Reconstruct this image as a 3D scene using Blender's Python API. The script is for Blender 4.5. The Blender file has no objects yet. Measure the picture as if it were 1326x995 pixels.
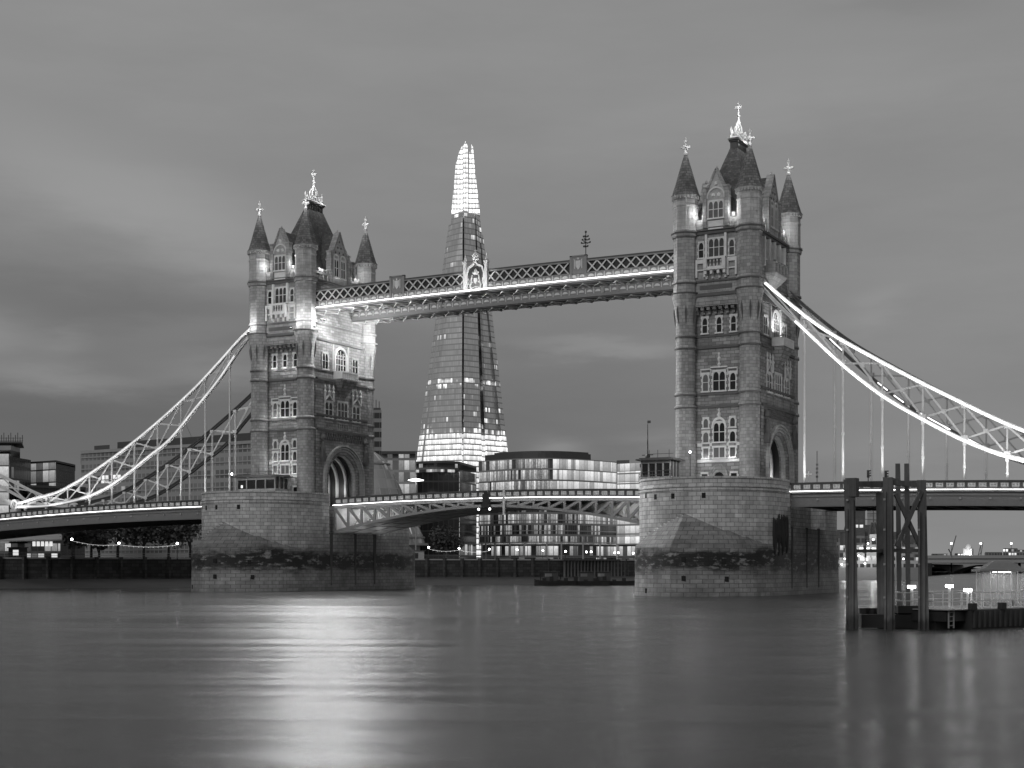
import bpy, bmesh, math, random
from mathutils import Vector
R = math.radians
random.seed(7)
sc = bpy.context.scene
COL = sc.collection

# ------------------------------------------------------------------ camera, sky, sun, exposure
YAW = -0.497
CAMX, CAMY, CAMZ = 119.49, -219.36, 4.2
cam = bpy.data.cameras.new('camera'); co = bpy.data.objects.new('camera', cam); COL.objects.link(co)
co.location = (CAMX, CAMY, CAMZ); co.rotation_euler = (R(90), 0, -YAW)
cam.sensor_width = 36; cam.lens = 1896.4/1326*36; cam.shift_y = (734.3-497.5)/1326
cam.clip_start = .5; cam.clip_end = 12000
sc.camera = co
sc.view_settings.view_transform = 'Standard'; sc.view_settings.look = 'None'
sc.view_settings.exposure = 0; sc.view_settings.gamma = 1
sc.cycles.use_denoising = True
sc.cycles.max_bounces = 5; sc.cycles.diffuse_bounces = 2; sc.cycles.glossy_bounces = 3
sc.cycles.transmission_bounces = 3; sc.cycles.transparent_max_bounces = 6
sc.cycles.caustics_reflective = False; sc.cycles.caustics_refractive = False
sc.cycles.sample_clamp_indirect = 8; sc.cycles.sample_clamp_direct = 25

class NT:                                   # tiny node-tree helper
    def __init__(s, tree): s.t = tree; s.n = tree.nodes; s.l = tree.links
    def new(s, kind, **kw):
        n = s.n.new(kind)
        for k, v in kw.items(): setattr(n, k, v)
        return n
    def put(s, sock, v):
        if isinstance(v, bpy.types.NodeSocket): s.l.new(v, sock)
        elif v is not None: sock.default_value = v
    def m(s, op, a, b=None, c=None, clamp=False):
        n = s.new('ShaderNodeMath', operation=op, use_clamp=clamp)
        for i, v in enumerate((a, b, c)):
            if v is not None: s.put(n.inputs[i], v)
        return n.outputs[0]
    def mix(s, f, a, b, blend='MIX'):
        n = s.new('ShaderNodeMix', data_type='RGBA', blend_type=blend)
        for i, v in ((0, f), (6, a), (7, b)):
            if isinstance(v, (int, float)) and i: v = (v, v, v, 1)
            s.put(n.inputs[i], v)
        return n.outputs[2]
    def noise(s, vec, scale, detail=4, rough=.55, dim='3D'):
        n = s.new('ShaderNodeTexNoise', noise_dimensions=dim)
        if vec is not None: s.put(n.inputs['Vector'], vec)
        n.inputs['Scale'].default_value = scale; n.inputs['Detail'].default_value = detail
        n.inputs['Roughness'].default_value = rough
        return n.outputs[0]
    def vmul(s, vec, v):
        n = s.new('ShaderNodeVectorMath', operation='MULTIPLY'); s.put(n.inputs[0], vec); n.inputs[1].default_value = v
        return n.outputs[0]
    def ramp(s, f, stops, interp='LINEAR'):
        n = s.new('ShaderNodeValToRGB'); cr = n.color_ramp; cr.interpolation = interp
        while len(cr.elements) < len(stops): cr.elements.new(.5)
        for e, (p, c) in zip(cr.elements, stops):
            e.position = p; e.color = (c, c, c, 1)
        s.put(n.inputs[0], f)
        return n.outputs[0]
    def smooth(s, f, a, b):
        n = s.new('ShaderNodeMapRange', interpolation_type='SMOOTHSTEP'); s.put(n.inputs[0], f)
        n.inputs[1].default_value = a; n.inputs[2].default_value = b
        return n.outputs[0]

def make_world():
    w = bpy.data.worlds.new('World'); sc.world = w; w.use_nodes = True
    k = NT(w.node_tree); k.n.clear()
    out = k.new('ShaderNodeOutputWorld'); bg = k.new('ShaderNodeBackground')
    sky = k.new('ShaderNodeTexSky', sky_type='NISHITA'); sky.sun_disc = False
    sky.sun_elevation = R(4); sky.sun_rotation = R(300)
    bw = k.new('ShaderNodeRGBToBW'); k.l.new(sky.outputs[0], bw.inputs[0])
    d = k.new('ShaderNodeTexCoord').outputs['Generated']
    sp = k.new('ShaderNodeSeparateXYZ'); k.l.new(d, sp.inputs[0])
    x, y, z = sp.outputs
    c, s_ = math.cos(YAW), math.sin(YAW)
    fwd = k.m('ADD', k.m('MULTIPLY', x, s_), k.m('MULTIPLY', y, c))
    lat = k.m('SUBTRACT', k.m('MULTIPLY', x, c), k.m('MULTIPLY', y, s_))
    az = k.m('ARCTAN2', lat, fwd)                          # compass bearing, 0 = across the river
    el = k.m('MAXIMUM', z, 0.0)
    # soft high overcast: planar cloud field
    h = k.m('ADD', el, .12)
    cv = k.new('ShaderNodeCombineXYZ'); k.put(cv.inputs[0], k.m('DIVIDE', x, h)); k.put(cv.inputs[1], k.m('DIVIDE', y, h))
    n1 = k.noise(k.vmul(cv.outputs[0], (1, .55, 1)), .55, 6, .55)
    ev = k.new('ShaderNodeCombineXYZ'); k.put(ev.inputs[0], k.m('MULTIPLY', az, 5.0)); k.put(ev.inputs[1], k.m('MULTIPLY', el, 22.0))
    n2 = k.noise(ev.outputs[0], 1.3, 6, .6)
    n3 = k.noise(ev.outputs[0], .6, 3, .5)
    base = k.ramp(el, [(0, .165), (.05, .155), (.11, .165), (.2, .215), (.3, .25), (.42, .255), (1, .30)])
    lum = k.m('MULTIPLY', base, k.m('ADD', .92, k.m('MULTIPLY', n1, .16)))
    lum = k.m('MULTIPLY', lum, k.m('ADD', .88, k.m('MULTIPLY', n2, .24)))
    side = k.m('MULTIPLY', k.smooth(el, .30, .06), k.smooth(az, .15, -.36))        # darker rain cloud low on the far-left bearing
    lum = k.m('MULTIPLY', lum, k.m('SUBTRACT', 1.0, k.m('MULTIPLY', side, .17)))
    rt = k.m('MULTIPLY', k.smooth(az, .0, .33), k.smooth(el, .32, .0))
    lum = k.m('MULTIPLY', lum, k.m('ADD', 1.0, k.m('MULTIPLY', rt, .52)))
    wz = k.m('MULTIPLY', k.m('SUBTRACT', n2, .5), .05); wa = k.m('MULTIPLY', k.m('SUBTRACT', n3, .5), .12)
    def blob(a0, e0, sa, se, amp, tilt=0):
        nonlocal lum
        da = k.m('SUBTRACT', k.m('ADD', az, wa), a0)
        de = k.m('SUBTRACT', k.m('SUBTRACT', k.m('ADD', el, wz), e0), k.m('MULTIPLY', da, tilt))
        q = k.m('ADD', k.m('POWER', k.m('ABSOLUTE', k.m('DIVIDE', da, sa)), 2), k.m('POWER', k.m('ABSOLUTE', k.m('DIVIDE', de, se)), 2))
        lum = k.m('ADD', lum, k.m('MULTIPLY', k.m('EXPONENT', k.m('MULTIPLY', q, -1.0)), amp))
    for b in CLOUDS: blob(*b)
    lum = k.m('ADD', lum, k.m('MULTIPLY', k.m('MINIMUM', bw.outputs[0], .3), .04))
    k.l.new(lum, bg.inputs[0]); bg.inputs[1].default_value = SKY
    k.l.new(bg.outputs[0], out.inputs[0])
# bearing, elevation, widths, brightness, tilt of the cloud banks that can be told apart
CLOUDS = [(-.26, .235, .12, .030, .055, -.28), (-.20, .215, .10, .020, .03, -.25), (-.315, .124, .06, .009, .075, 0), (-.205, .132, .05, .010, .05, -.08), (-.35, .150, .035, .016, .075, 0), (-.30, .143, .02, .008, .04, .1),
          (-.27, .168, .16, .018, -.025, -.1), (-.25, .100, .2, .020, -.012, 0), (.055, .148, .05, .006, .05, -.04), (.08, .142, .03, .005, .03, 0), (.03, .078, .020, .009, .08, 0), (.10, .085, .03, .006, .03, 0),
          (.33, .36, .09, .012, -.04, -.05), (.26, .345, .06, .008, -.025, -.1), (-.22, .155, .05, .008, .03, .1), (.27, .08, .12, .012, .02, 0), (.24, .17, .02, .012, .03, .2), (.17, .30, .12, .03, .02, .1)]
SKY = 1.0
make_world()

sun = bpy.data.lights.new('sun', 'SUN'); sun.energy = .8; sun.angle = R(30); sun.color = (1, 1, 1)
so = bpy.data.objects.new('sun', sun); COL.objects.link(so); so.rotation_euler = (R(58), 0, R(-4))

# ------------------------------------------------------------------ helpers
def plan(u, Z):                              # surveyed point: bearing from the camera (u on the 1326 px wide sheet) and distance Z
    X = (u-663)/1896.4*Z
    c, s = math.cos(YAW), math.sin(YAW)
    return (CAMX + X*c + Z*s, CAMY - X*s + Z*c)
def hgt(v, Z): return CAMZ + (734.3-v)*Z/1896.4

class MB:
    def __init__(s, tf=None): s.v = []; s.f = []; s.tf = tf; s.uo = {}
    def add(s, vs, fs):
        b = len(s.v)
        s.v += [s.tf(*p) for p in vs] if s.tf else [tuple(p) for p in vs]
        s.f += [tuple(b+i for i in f) for f in fs]
    def box(s, x0, x1, y0, y1, z0, z1):
        s.add([(x0,y0,z0),(x1,y0,z0),(x1,y1,z0),(x0,y1,z0),(x0,y0,z1),(x1,y0,z1),(x1,y1,z1),(x0,y1,z1)],
              [(3,2,1,0),(4,5,6,7),(0,1,5,4),(1,2,6,5),(2,3,7,6),(3,0,4,7)])
    def wedge(s, x0, x1, y0, y1, z0, z1, y2):           # box whose lower outer edge is cut back to y2
        s.add([(x0,y0,z0),(x1,y0,z0),(x1,y2,z0),(x0,y2,z0),(x0,y0,z1),(x1,y0,z1),(x1,y1,z1),(x0,y1,z1)],
              [(3,2,1,0),(4,5,6,7),(0,1,5,4),(1,2,6,5),(2,3,7,6),(3,0,4,7)])
    def bar(s, p, q, w, h):
        p = Vector(p); q = Vector(q); d = (q-p)
        if d.length < 1e-6: return
        d.normalize()
        up = Vector((0,0,1)) if abs(d.z) < .95 else Vector((0,1,0))
        a = d.cross(up).normalized()*(w/2); b = a.normalized().cross(d).normalized()*(h/2)
        vs = [t+i*a+j*b for t in (p, q) for i, j in ((-1,-1),(1,-1),(1,1),(-1,1))]
        s.add(vs, [(3,2,1,0),(4,5,6,7),(0,1,5,4),(1,2,6,5),(2,3,7,6),(3,0,4,7)])
    def path(s, pts, w, h):                              # one continuous beam through pts (section upright)
        n = len(pts); P = [Vector(p) for p in pts]; vs = []
        for i in range(n):
            d = (P[min(i+1,n-1)]-P[max(i-1,0)]).normalized()
            up = Vector((0,0,1)) if abs(d.z) < .95 else Vector((0,1,0))
            a = d.cross(up).normalized()*(w/2); b = a.normalized().cross(d).normalized()*(h/2)
            vs += [P[i]-a-b, P[i]+a-b, P[i]+a+b, P[i]-a+b]
        fs = [(3,2,1,0), tuple(range(4*n-4, 4*n))]
        for i in range(n-1):
            for j in range(4): fs.append((4*i+j, 4*i+(j+1)%4, 4*i+4+(j+1)%4, 4*i+4+j))
        s.add(vs, fs)
    def tube(s, pts, r, n=8):
        P = [Vector(p) for p in pts]; rr = r if isinstance(r, (list, tuple)) else [r]*len(P); vs = []; m = len(P)
        for i in range(m):
            d = (P[min(i+1,m-1)]-P[max(i-1,0)]).normalized()
            up = Vector((0,0,1)) if abs(d.z) < .9 else Vector((1,0,0))
            a = d.cross(up).normalized(); b = a.cross(d)
            vs += [P[i]+rr[i]*(math.cos(2*math.pi*k/n)*a+math.sin(2*math.pi*k/n)*b) for k in range(n)]
        fs = [tuple(range(n)), tuple(range(n*m-n, n*m))]
        for i in range(m-1):
            for k in range(n): fs.append((n*i+k, n*i+(k+1)%n, n*i+n+(k+1)%n, n*i+n+k))
        s.add(vs, fs)
    def lathe(s, prof, cx=0, cy=0, n=12, ph=0.):
        vs = []; m = len(prof)
        for r, z in prof:
            vs += [(cx+r*math.cos(ph+2*math.pi*k/n), cy+r*math.sin(ph+2*math.pi*k/n), z) for k in range(n)]
        fs = [tuple(range(n))[::-1], tuple(range(n*m-n, n*m))]
        for i in range(m-1):
            for k in range(n): fs.append((n*i+k, n*i+(k+1)%n, n*i+n+(k+1)%n, n*i+n+k))
        s.add(vs, fs)
    def prism(s, poly, d0, d1):                          # poly in (s, z), pushed along d
        n = len(poly)
        s.add([(p, d0, q) for p, q in poly]+[(p, d1, q) for p, q in poly],
              [tuple(range(n))[::-1], tuple(range(n, 2*n))]+[(i, (i+1)%n, n+(i+1)%n, n+i) for i in range(n)])
    def slab(s, poly, z0, z1):                           # plan polygon, extruded upwards
        n = len(poly)
        s.add([(x, y, z0) for x, y in poly]+[(x, y, z1) for x, y in poly],
              [tuple(range(n))[::-1], tuple(range(n, 2*n))]+[(i, (i+1)%n, n+(i+1)%n, n+i) for i in range(n)])
    def loft(s, rings, closed=True, cap=True):
        n = len(rings[0]); m = len(rings)
        fs = [tuple(range(n))[::-1], tuple(range(n*m-n, n*m))] if cap else []
        for i in range(m-1):
            for k in range(n if closed else n-1): fs.append((n*i+k, n*i+(k+1)%n, n*i+n+(k+1)%n, n*i+n+k))
        s.add([p for r in rings for p in r], fs)
    def ball(s, x, y, z, r, n=8, sz=1.):
        s.lathe([(max(.001, r*math.sin(math.pi*i/5)), z-r*sz*math.cos(math.pi*i/5)) for i in range(6)], x, y, n)
    def build(s, name, mat, parent=None, smooth=None, wrap=False):
        me = bpy.data.meshes.new(name); me.from_pydata(s.v, [], s.f)
        bm = bmesh.new(); bm.from_mesh(me); bmesh.ops.recalc_face_normals(bm, faces=bm.faces); bm.to_mesh(me); bm.free()
        uv = me.uv_layers.new(name='UVMap').data
        vs = me.vertices
        acc = {}
        for p in me.polygons:
            n = p.normal
            if abs(n.z) > .85:
                for li, vi in zip(p.loop_indices, p.vertices): uv[li].uv = (vs[vi].co.x, vs[vi].co.y)
            else:
                l = math.hypot(n.x, n.y); tx, ty = -n.y/l, n.x/l
                for li, vi in zip(p.loop_indices, p.vertices):
                    c = vs[vi].co
                    uv[li].uv = (wrap(c) if wrap else c.x*tx+c.y*ty, c.z)
        me.materials.append(mat)
        if smooth:
            me.polygons.foreach_set('use_smooth', [True]*len(me.polygons)); me.set_sharp_from_angle(angle=R(smooth))
        o = bpy.data.objects.new(name, me); COL.objects.link(o)
        if parent: o.parent = parent
        return o

def tag(o, label=None, cat=None, group=None, kind=None):
    if label: o['label'] = label
    if cat: o['category'] = cat
    if group: o['group'] = group
    if kind: o['kind'] = kind
    return o
def thing(name, label, cat, loc=(0,0,0), group=None):
    o = bpy.data.objects.new(name, None); COL.objects.link(o); o.location = loc; o.empty_display_size = .5
    return tag(o, label, cat, group)
def copy_tree(o, parent=None):
    c = o.copy(); COL.objects.link(c)
    if parent: c.parent = parent
    for ch in list(o.children): copy_tree(ch, c)
    return c
def lamp(x, y, z, watts, r=.12, parent=None, spot=None, aim=None, blend=.6):
    l = bpy.data.lights.new('lamp_light', 'SPOT' if spot else 'POINT'); l.energy = watts; l.shadow_soft_size = r
    o = bpy.data.objects.new('lamp_light', l); COL.objects.link(o); o.location = (x, y, z)
    if spot:
        l.spot_size = R(spot); l.spot_blend = blend
        o.rotation_euler = Vector(aim).to_track_quat('-Z', 'Y').to_euler()
    if parent: o.parent = parent
    return o

# ------------------------------------------------------------------ materials
def base_mat(name):
    m = bpy.data.materials.new(name); m.use_nodes = True
    k = NT(m.node_tree); b = k.n['Principled BSDF']
    return m, k, b
def plain(name, c, rough=.6, metal=0., var=.12, scale=3., spec=.5, bump=0.):
    m, k, b = base_mat(name)
    pos = k.new('ShaderNodeNewGeometry').outputs['Position']
    n = k.noise(pos, scale, 5, .6)
    f = k.m('ADD', 1-var, k.m('MULTIPLY', n, 2*var))
    k.l.new(k.mix(1.0, c, f, 'MULTIPLY'), b.inputs['Base Color'])
    b.inputs['Roughness'].default_value = rough; b.inputs['Metallic'].default_value = metal
    b.inputs['Specular IOR Level'].default_value = spec
    if bump:
        bn = k.new('ShaderNodeBump'); bn.inputs['Strength'].default_value = bump; k.l.new(n, bn.inputs['Height']); k.l.new(bn.outputs[0], b.inputs['Normal'])
    return m
def stone(name, c, bw, bh, var=.5, mortar=.03, md=.45, tide=False, bump=.35):
    m, k, b = base_mat(name)
    uv = k.new('ShaderNodeUVMap').outputs[0]
    pos = k.new('ShaderNodeNewGeometry').outputs['Position']
    br = k.new('ShaderNodeTexBrick'); k.l.new(uv, br.inputs['Vector'])
    br.inputs['Scale'].default_value = 1; br.inputs['Brick Width'].default_value = bw; br.inputs['Row Height'].default_value = bh
    br.inputs['Mortar Size'].default_value = mortar; br.inputs['Mortar Smooth'].default_value = .4; br.inputs['Bias'].default_value = 0
    lo, hi = c*(1-var), c*(1+var)
    br.inputs['Color1'].default_value = (lo, lo, lo, 1); br.inputs['Color2'].default_value = (hi, hi, hi, 1)
    g = c*md; br.inputs['Mortar'].default_value = (g, g, g, 1)
    n1 = k.noise(pos, .35, 5, .6); n2 = k.noise(pos, 1.3, 5, .7)
    st = k.noise(k.vmul(pos, (1.2, 1.2, .12)), 1.0, 4, .6)           # rain streaks
    va = 1.15 if tide else .76
    f = k.m('MULTIPLY', k.m('ADD', 1-va/2, k.m('MULTIPLY', n1, va)), k.m('ADD', .74, k.m('MULTIPLY', n2, .52)))
    f = k.m('MULTIPLY', f, k.m('ADD', .62, k.m('MULTIPLY', st, .76)))
    col = k.mix(1.0, br.outputs[0], f, 'MULTIPLY')
    if tide:
        z = k.new('ShaderNodeSeparateXYZ'); k.l.new(pos, z.inputs[0]); z = z.outputs[2]
        zw = k.m('ADD', z, k.m('MULTIPLY', k.m('SUBTRACT', k.noise(k.vmul(pos, (.16, .16, .5)), 1.0, 6, .65), .5), 4.5))
        # wet, weeded zone with a black algae belt under the high-tide line
        t = k.ramp(k.m('DIVIDE', zw, 17.0), [(0, .40), (.03, .55), (.12, .62), (.19, .5), (.225, .2), (.25, .04), (.365, .03), (.395, .3), (.43, .62), (.5, .8), (.64, 1), (1, 1)])
        n4 = k.noise(k.vmul(pos, (.5, .5, 1.4)), 1.0, 6, .7)
        t = k.mix(k.m('MULTIPLY', k.smooth(z, 8.5, 6.5), k.smooth(n4, .52, .62)), t, .5)
        col = k.mix(1.0, col, t, 'MULTIPLY')
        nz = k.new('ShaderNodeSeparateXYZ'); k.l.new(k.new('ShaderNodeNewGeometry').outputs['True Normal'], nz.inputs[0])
        col = k.mix(k.m('MULTIPLY', k.smooth(nz.outputs[2], .12, .4), k.smooth(z, 13.5, 12.0)), col, k.mix(1.0, col, .48, 'MULTIPLY'))   # weathering on the sloped hood, deepened to counter the light it catches
        k.l.new(k.ramp(k.m('DIVIDE', z, 17.0), [(0, .45), (.38, .5), (.5, .85)]), b.inputs['Roughness'])
    else: b.inputs['Roughness'].default_value = .85
    k.l.new(col, b.inputs['Base Color'])
    bn = k.new('ShaderNodeBump'); bn.inputs['Strength'].default_value = bump; bn.inputs['Distance'].default_value = .06
    k.l.new(k.m('SUBTRACT', n2, k.m('MULTIPLY', br.outputs['Fac'], .8)), bn.inputs['Height']); k.l.new(bn.outputs[0], b.inputs['Normal'])
    return m
def glow(name, e, c=.8):
    m, k, b = base_mat(name)
    b.inputs['Base Color'].default_value = (c, c, c, 1)
    b.inputs['Emission Color'].default_value = (1, 1, 1, 1); b.inputs['Emission Strength'].default_value = e
    return m
def facade(name, cw, ch, fw=.10, sh=.18, lit=.3, e=1.0, glass=.05, frame=.12, slab=.2, metal=0., rough=.12, litv=None, tall=0., vary=.6, ins=1.4, gvar=.9, rooms=5.0, soft=.04):
    """glazed front: cw x ch metre cells with mullions and floor edges; some rooms behind the glass have their lights on"""
    m, k, b = base_mat(name)
    uv = k.new('ShaderNodeUVMap').outputs[0]
    sp = k.new('ShaderNodeSeparateXYZ'); k.l.new(uv, sp.inputs[0])
    u = k.m('DIVIDE', sp.outputs[0], cw); v = k.m('DIVIDE', sp.outputs[1], ch)
    fu, fv = k.m('FRACT', u), k.m('FRACT', v); iu, iv = k.m('FLOOR', u), k.m('FLOOR', v)
    def wn(a, bb, off):
        c = k.new('ShaderNodeCombineXYZ'); k.put(c.inputs[0], a); k.put(c.inputs[1], bb); c.inputs[2].default_value = off
        n = k.new('ShaderNodeTexWhiteNoise', noise_dimensions='3D'); k.l.new(c.outputs[0], n.inputs[0]); return n.outputs[0]
    a = wn(iu, iv, 1.7); bnoise = wn(iu, iv, 5.2)
    room = wn(k.m('FLOOR', k.m('DIVIDE', u, rooms)), iv, 9.1); flo = wn(0.0, iv, 3.3)
    mul = k.m('LESS_THAN', fu, fw); flr = k.m('LESS_THAN', fv, sh)
    solid = k.m('MAXIMUM', mul, flr)
    score = k.m('ADD', k.m('MULTIPLY', a, .35), k.m('ADD', k.m('MULTIPLY', room, .4), k.m('MULTIPLY', flo, .25)))
    thr = lit
    if litv: thr = k.ramp(k.m('DIVIDE', sp.outputs[1], tall), litv)
    on = k.smooth(k.m('SUBTRACT', thr, score), -soft, soft+.02)
    inside = k.noise(k.vmul(uv, (2.2, 1.1, 1)), 1.0, 4, .7)
    lev = k.m('MULTIPLY', k.m('ADD', 1-vary, k.m('MULTIPLY', bnoise, 2*vary)), k.m('ADD', 1-ins*.5, k.m('MULTIPLY', inside, ins)))
    lev = k.m('MULTIPLY', lev, k.m('ADD', .55, k.m('MULTIPLY', fv, .8)))         # ceiling lamps: brighter near the top of each storey
    lev = k.m('MAXIMUM', lev, .02)
    em = k.m('MULTIPLY', k.m('MULTIPLY', on, k.m('SUBTRACT', 1.0, solid)), k.m('MULTIPLY', lev, e))
    gl = k.m('MULTIPLY', k.m('ADD', 1-gvar/2, k.m('MULTIPLY', k.m('ADD', k.m('MULTIPLY', bnoise, .5), k.m('MULTIPLY', room, .5)), gvar)), glass)
    col = k.mix(mul, gl, frame); col = k.mix(flr, col, slab)
    k.l.new(col, b.inputs['Base Color'])
    k.l.new(k.m('ADD', rough, k.m('MULTIPLY', solid, .35)), b.inputs['Roughness'])
    k.l.new(k.m('MULTIPLY', k.m('SUBTRACT', 1.0, solid), metal), b.inputs['Metallic'])
    b.inputs['Emission Color'].default_value = (1, 1, 1, 1); k.l.new(em, b.inputs['Emission Strength'])
    m.cycles.emission_sampling = 'NONE'
    return m
M = {}
M['granite'] = stone('granite', .275, 1.2, .5, .34, .045)
M['turret'] = stone('turret_stone', .33, .95, .5, .2, .03, .55)
M['portland'] = plain('portland_stone', .7, .8, var=.25, scale=1.2, bump=.2)
M['upper'] = stone('upper_stone', .46, 1.3, .55, .12, .025, .6)
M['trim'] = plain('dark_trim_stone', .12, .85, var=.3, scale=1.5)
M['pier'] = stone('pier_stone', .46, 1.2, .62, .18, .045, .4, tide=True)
M['slate'] = stone('slate', .075, .5, .32, .4, .03, .5, bump=.3)
M['spire'] = stone('spire_stone', .15, .7, .42, .35, .035, .4)
M['glazing'] = plain('walkway_glazing', .05, .2, var=.5, scale=.6)
M['glass'] = plain('window_glass', .02, .12, var=.3)
M['glass_sheen'] = plain('window_glass_sheen', .07, .06, var=.6, scale=2.)
M['lit_dim'] = plain('window_blind', .11, .5, var=.3)
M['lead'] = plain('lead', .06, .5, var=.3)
M['gold'] = plain('gilded_metal', .75, .35, metal=.3, var=.08)
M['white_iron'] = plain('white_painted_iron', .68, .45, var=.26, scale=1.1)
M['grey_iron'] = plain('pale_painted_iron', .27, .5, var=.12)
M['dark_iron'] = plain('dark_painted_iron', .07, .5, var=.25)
M['blue_iron'] = plain('mid_painted_iron', .16, .5, var=.2)
M['asphalt'] = plain('asphalt', .05, .85, var=.2)
M['led'] = glow('led_tube', 5.0)
M['led_walk'] = glow('led_tube_walkway', 4.5)
M['chord_glow'] = glow('chord_paint_glow', .5)  # floodlit look of the left chain's white paint, put into a glow
M['led_soft'] = glow('led_tube_soft', 2.2)
M['bulb'] = glow('lamp_globe', 14.0)
M['bulb_soft'] = glow('lamp_diffuser', 6.0)
M['bulb_tiny'] = glow('tiny_bulb', .9)
for n_ in ('led', 'chord_glow', 'led_soft'):
    k_ = NT(M[n_].node_tree); b_ = k_.n['Principled BSDF']; e_ = b_.inputs['Emission Strength'].default_value
    k_.l.new(k_.m('MULTIPLY', k_.m('ADD', .35, k_.m('MULTIPLY', k_.noise(k_.new('ShaderNodeNewGeometry').outputs['Position'], .55, 3, .6), 1.3)), e_), b_.inputs['Emission Strength'])
M['lit_room'] = glow('lit_window', .75)
M['dark_patch'] = plain('black_patch', .012, .6, var=.5, scale=1.)
M['hole'] = plain('drain_shadow', .012, .9)
M['timber'] = None
M['black'] = plain('black_paint', .02, .5, var=.2)
M['hull'] = plain('tarred_hull', .045, .6, var=.5, scale=.8)
M['mud'] = plain('foreshore_mud', .06, .7, var=.5, scale=.25, bump=.4)
M['quay'] = stone('quay_wall', .05, 1.6, .7, .4, .05, .4)
M['paving'] = plain('paving', .16, .8, var=.2)
M['concrete'] = plain('concrete', .32, .8, var=.2, scale=.4)
M['bark'] = plain('bark', .05, .9, var=.3)
def pile_mat():
    m, k, b = base_mat('weathered_pile')
    pos = k.new('ShaderNodeNewGeometry').outputs['Position']
    z = k.new('ShaderNodeSeparateXYZ'); k.l.new(pos, z.inputs[0]); z = z.outputs[2]
    grain = k.noise(k.vmul(pos, (6, 6, .35)), 1.0, 6, .65); blot = k.noise(k.vmul(pos, (1.3, 1.3, .7)), 1.0, 5, .65)
    c = k.m('MULTIPLY', k.m('MULTIPLY', k.m('ADD', .35, k.m('MULTIPLY', grain, 1.3)), k.m('ADD', .3, k.m('MULTIPLY', blot, 1.4))), .09)
    zz = k.m('ADD', z, k.m('MULTIPLY', k.m('SUBTRACT', blot, .5), 1.6))
    c = k.m('MULTIPLY', c, k.ramp(k.m('DIVIDE', zz, 11.0), [(0, .35), (.05, .4), (.08, 1.0), (.16, 1.5), (.3, 1.15), (.55, .8), (1, 1)]))
    k.l.new(c, b.inputs['Base Color']); b.inputs['Roughness'].default_value = .75
    bn = k.new('ShaderNodeBump'); bn.inputs['Strength'].default_value = .6; bn.inputs['Distance'].default_value = .03; k.l.new(grain, bn.inputs['Height']); k.l.new(bn.outputs[0], b.inputs['Normal'])
    return m
M['timber'] = pile_mat()
def leaf_mat():
    m, k, b = base_mat('foliage')
    oi = k.new('ShaderNodeNewGeometry'); n = k.noise(oi.outputs['Position'], .45, 4, .6)
    k.l.new(k.m('MULTIPLY', k.m('ADD', .3, k.m('MULTIPLY', n, 1.4)), .06), b.inputs['Base Color'])
    b.inputs['Roughness'].default_value = .7
    return m
M['leaf'] = leaf_mat()

# ------------------------------------------------------------------ river and banks
def water_mat():
    m, k, b = base_mat('river_water')
    pos = k.new('ShaderNodeNewGeometry').outputs['Position']
    b.inputs['Base Color'].default_value = (.05, .05, .05, 1)
    b.inputs['IOR'].default_value = 1.33; b.inputs['Specular IOR Level'].default_value = .62
    rot = k.new('ShaderNodeVectorRotate', rotation_type='Z_AXIS'); k.l.new(pos, rot.inputs[0]); rot.inputs['Angle'].default_value = -.46
    p = rot.outputs[0]
    big = k.noise(k.vmul(p, (.012, .055, 0)), 1.0, 5, .6)
    fine = k.noise(k.vmul(p, (.022, .26, 0)), 1.0, 6, .62)
    grain = k.noise(k.vmul(p, (3.5, 9, 0)), 1.0, 2, .6)
    rip = k.noise(k.vmul(p, (1.1, 8.0, 0)), 1.0, 5, .72)
    k.l.new(k.m('ADD', .11, k.m('ADD', k.m('MULTIPLY', k.smooth(big, .3, .75), .07), k.m('MULTIPLY', k.smooth(fine, .33, .68), .10))), b.inputs['Roughness'])
    hgt_ = k.m('ADD', k.m('ADD', k.m('MULTIPLY', big, .4), k.m('MULTIPLY', fine, .02)), k.m('ADD', k.m('MULTIPLY', rip, .09), k.m('MULTIPLY', grain, .034)))
    bn = k.new('ShaderNodeBump'); bn.inputs['Strength'].default_value = .55; bn.inputs['Distance'].default_value = 1.0
    k.l.new(hgt_, bn.inputs['Height']); k.l.new(bn.outputs[0], b.inputs['Normal'])
    return m
M['water'] = water_mat()
mb = MB(); mb.add([(-5000,-600,0),(5000,-600,0),(5000,7000,0),(-5000,7000,0)], [(0,1,2,3)])
tag(mb.build('river', M['water']), kind='structure')

# south bank: foreshore mud, river wall, raised ground
SHORE = [(-700,262),(0,283),(250,300),(530,338),(690,348),(830,372),(1060,520)]        # (bearing, distance) of the waterline
WALL = [(-700,280),(0,300),(250,318),(530,356),(690,366),(830,392),(1060,545),(1205,700)]
sh = [plan(*p) for p in SHORE]; wl = [plan(*p) for p in WALL]
mb = MB(); mb.loft([[(x,y,-.6) for x,y in [plan(u,Z-9) for u,Z in SHORE]], [(x,y,.35) for x,y in [plan(u,Z+2) for u,Z in SHORE]], [(x,y,1.9) for x,y in [plan(u,Z+1.5) for u,Z in WALL[:7]]]], closed=False, cap=False)
tag(mb.build('shore', M['mud']), kind='structure')
GZ = 5.6
far = [plan(1330,2500), plan(1500,6000), plan(-1500,6000), plan(-2500,900)]
mb = MB(); poly = [plan(u,Z+.5) for u,Z in WALL]+far
mb.add([(x,y,GZ) for x,y in poly], [tuple(range(len(poly)))])
tag(mb.build('ground', M['paving']), kind='structure')
mb = MB()
far2 = [plan(1205,2400), plan(2600,1500), plan(5000,3000), plan(1800,6500), plan(1000,6500)]
mb.add([(x,y,5.0) for x,y in far2], [tuple(range(5))])
tag(mb.build('ground', M['paving']), kind='structure')

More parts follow.
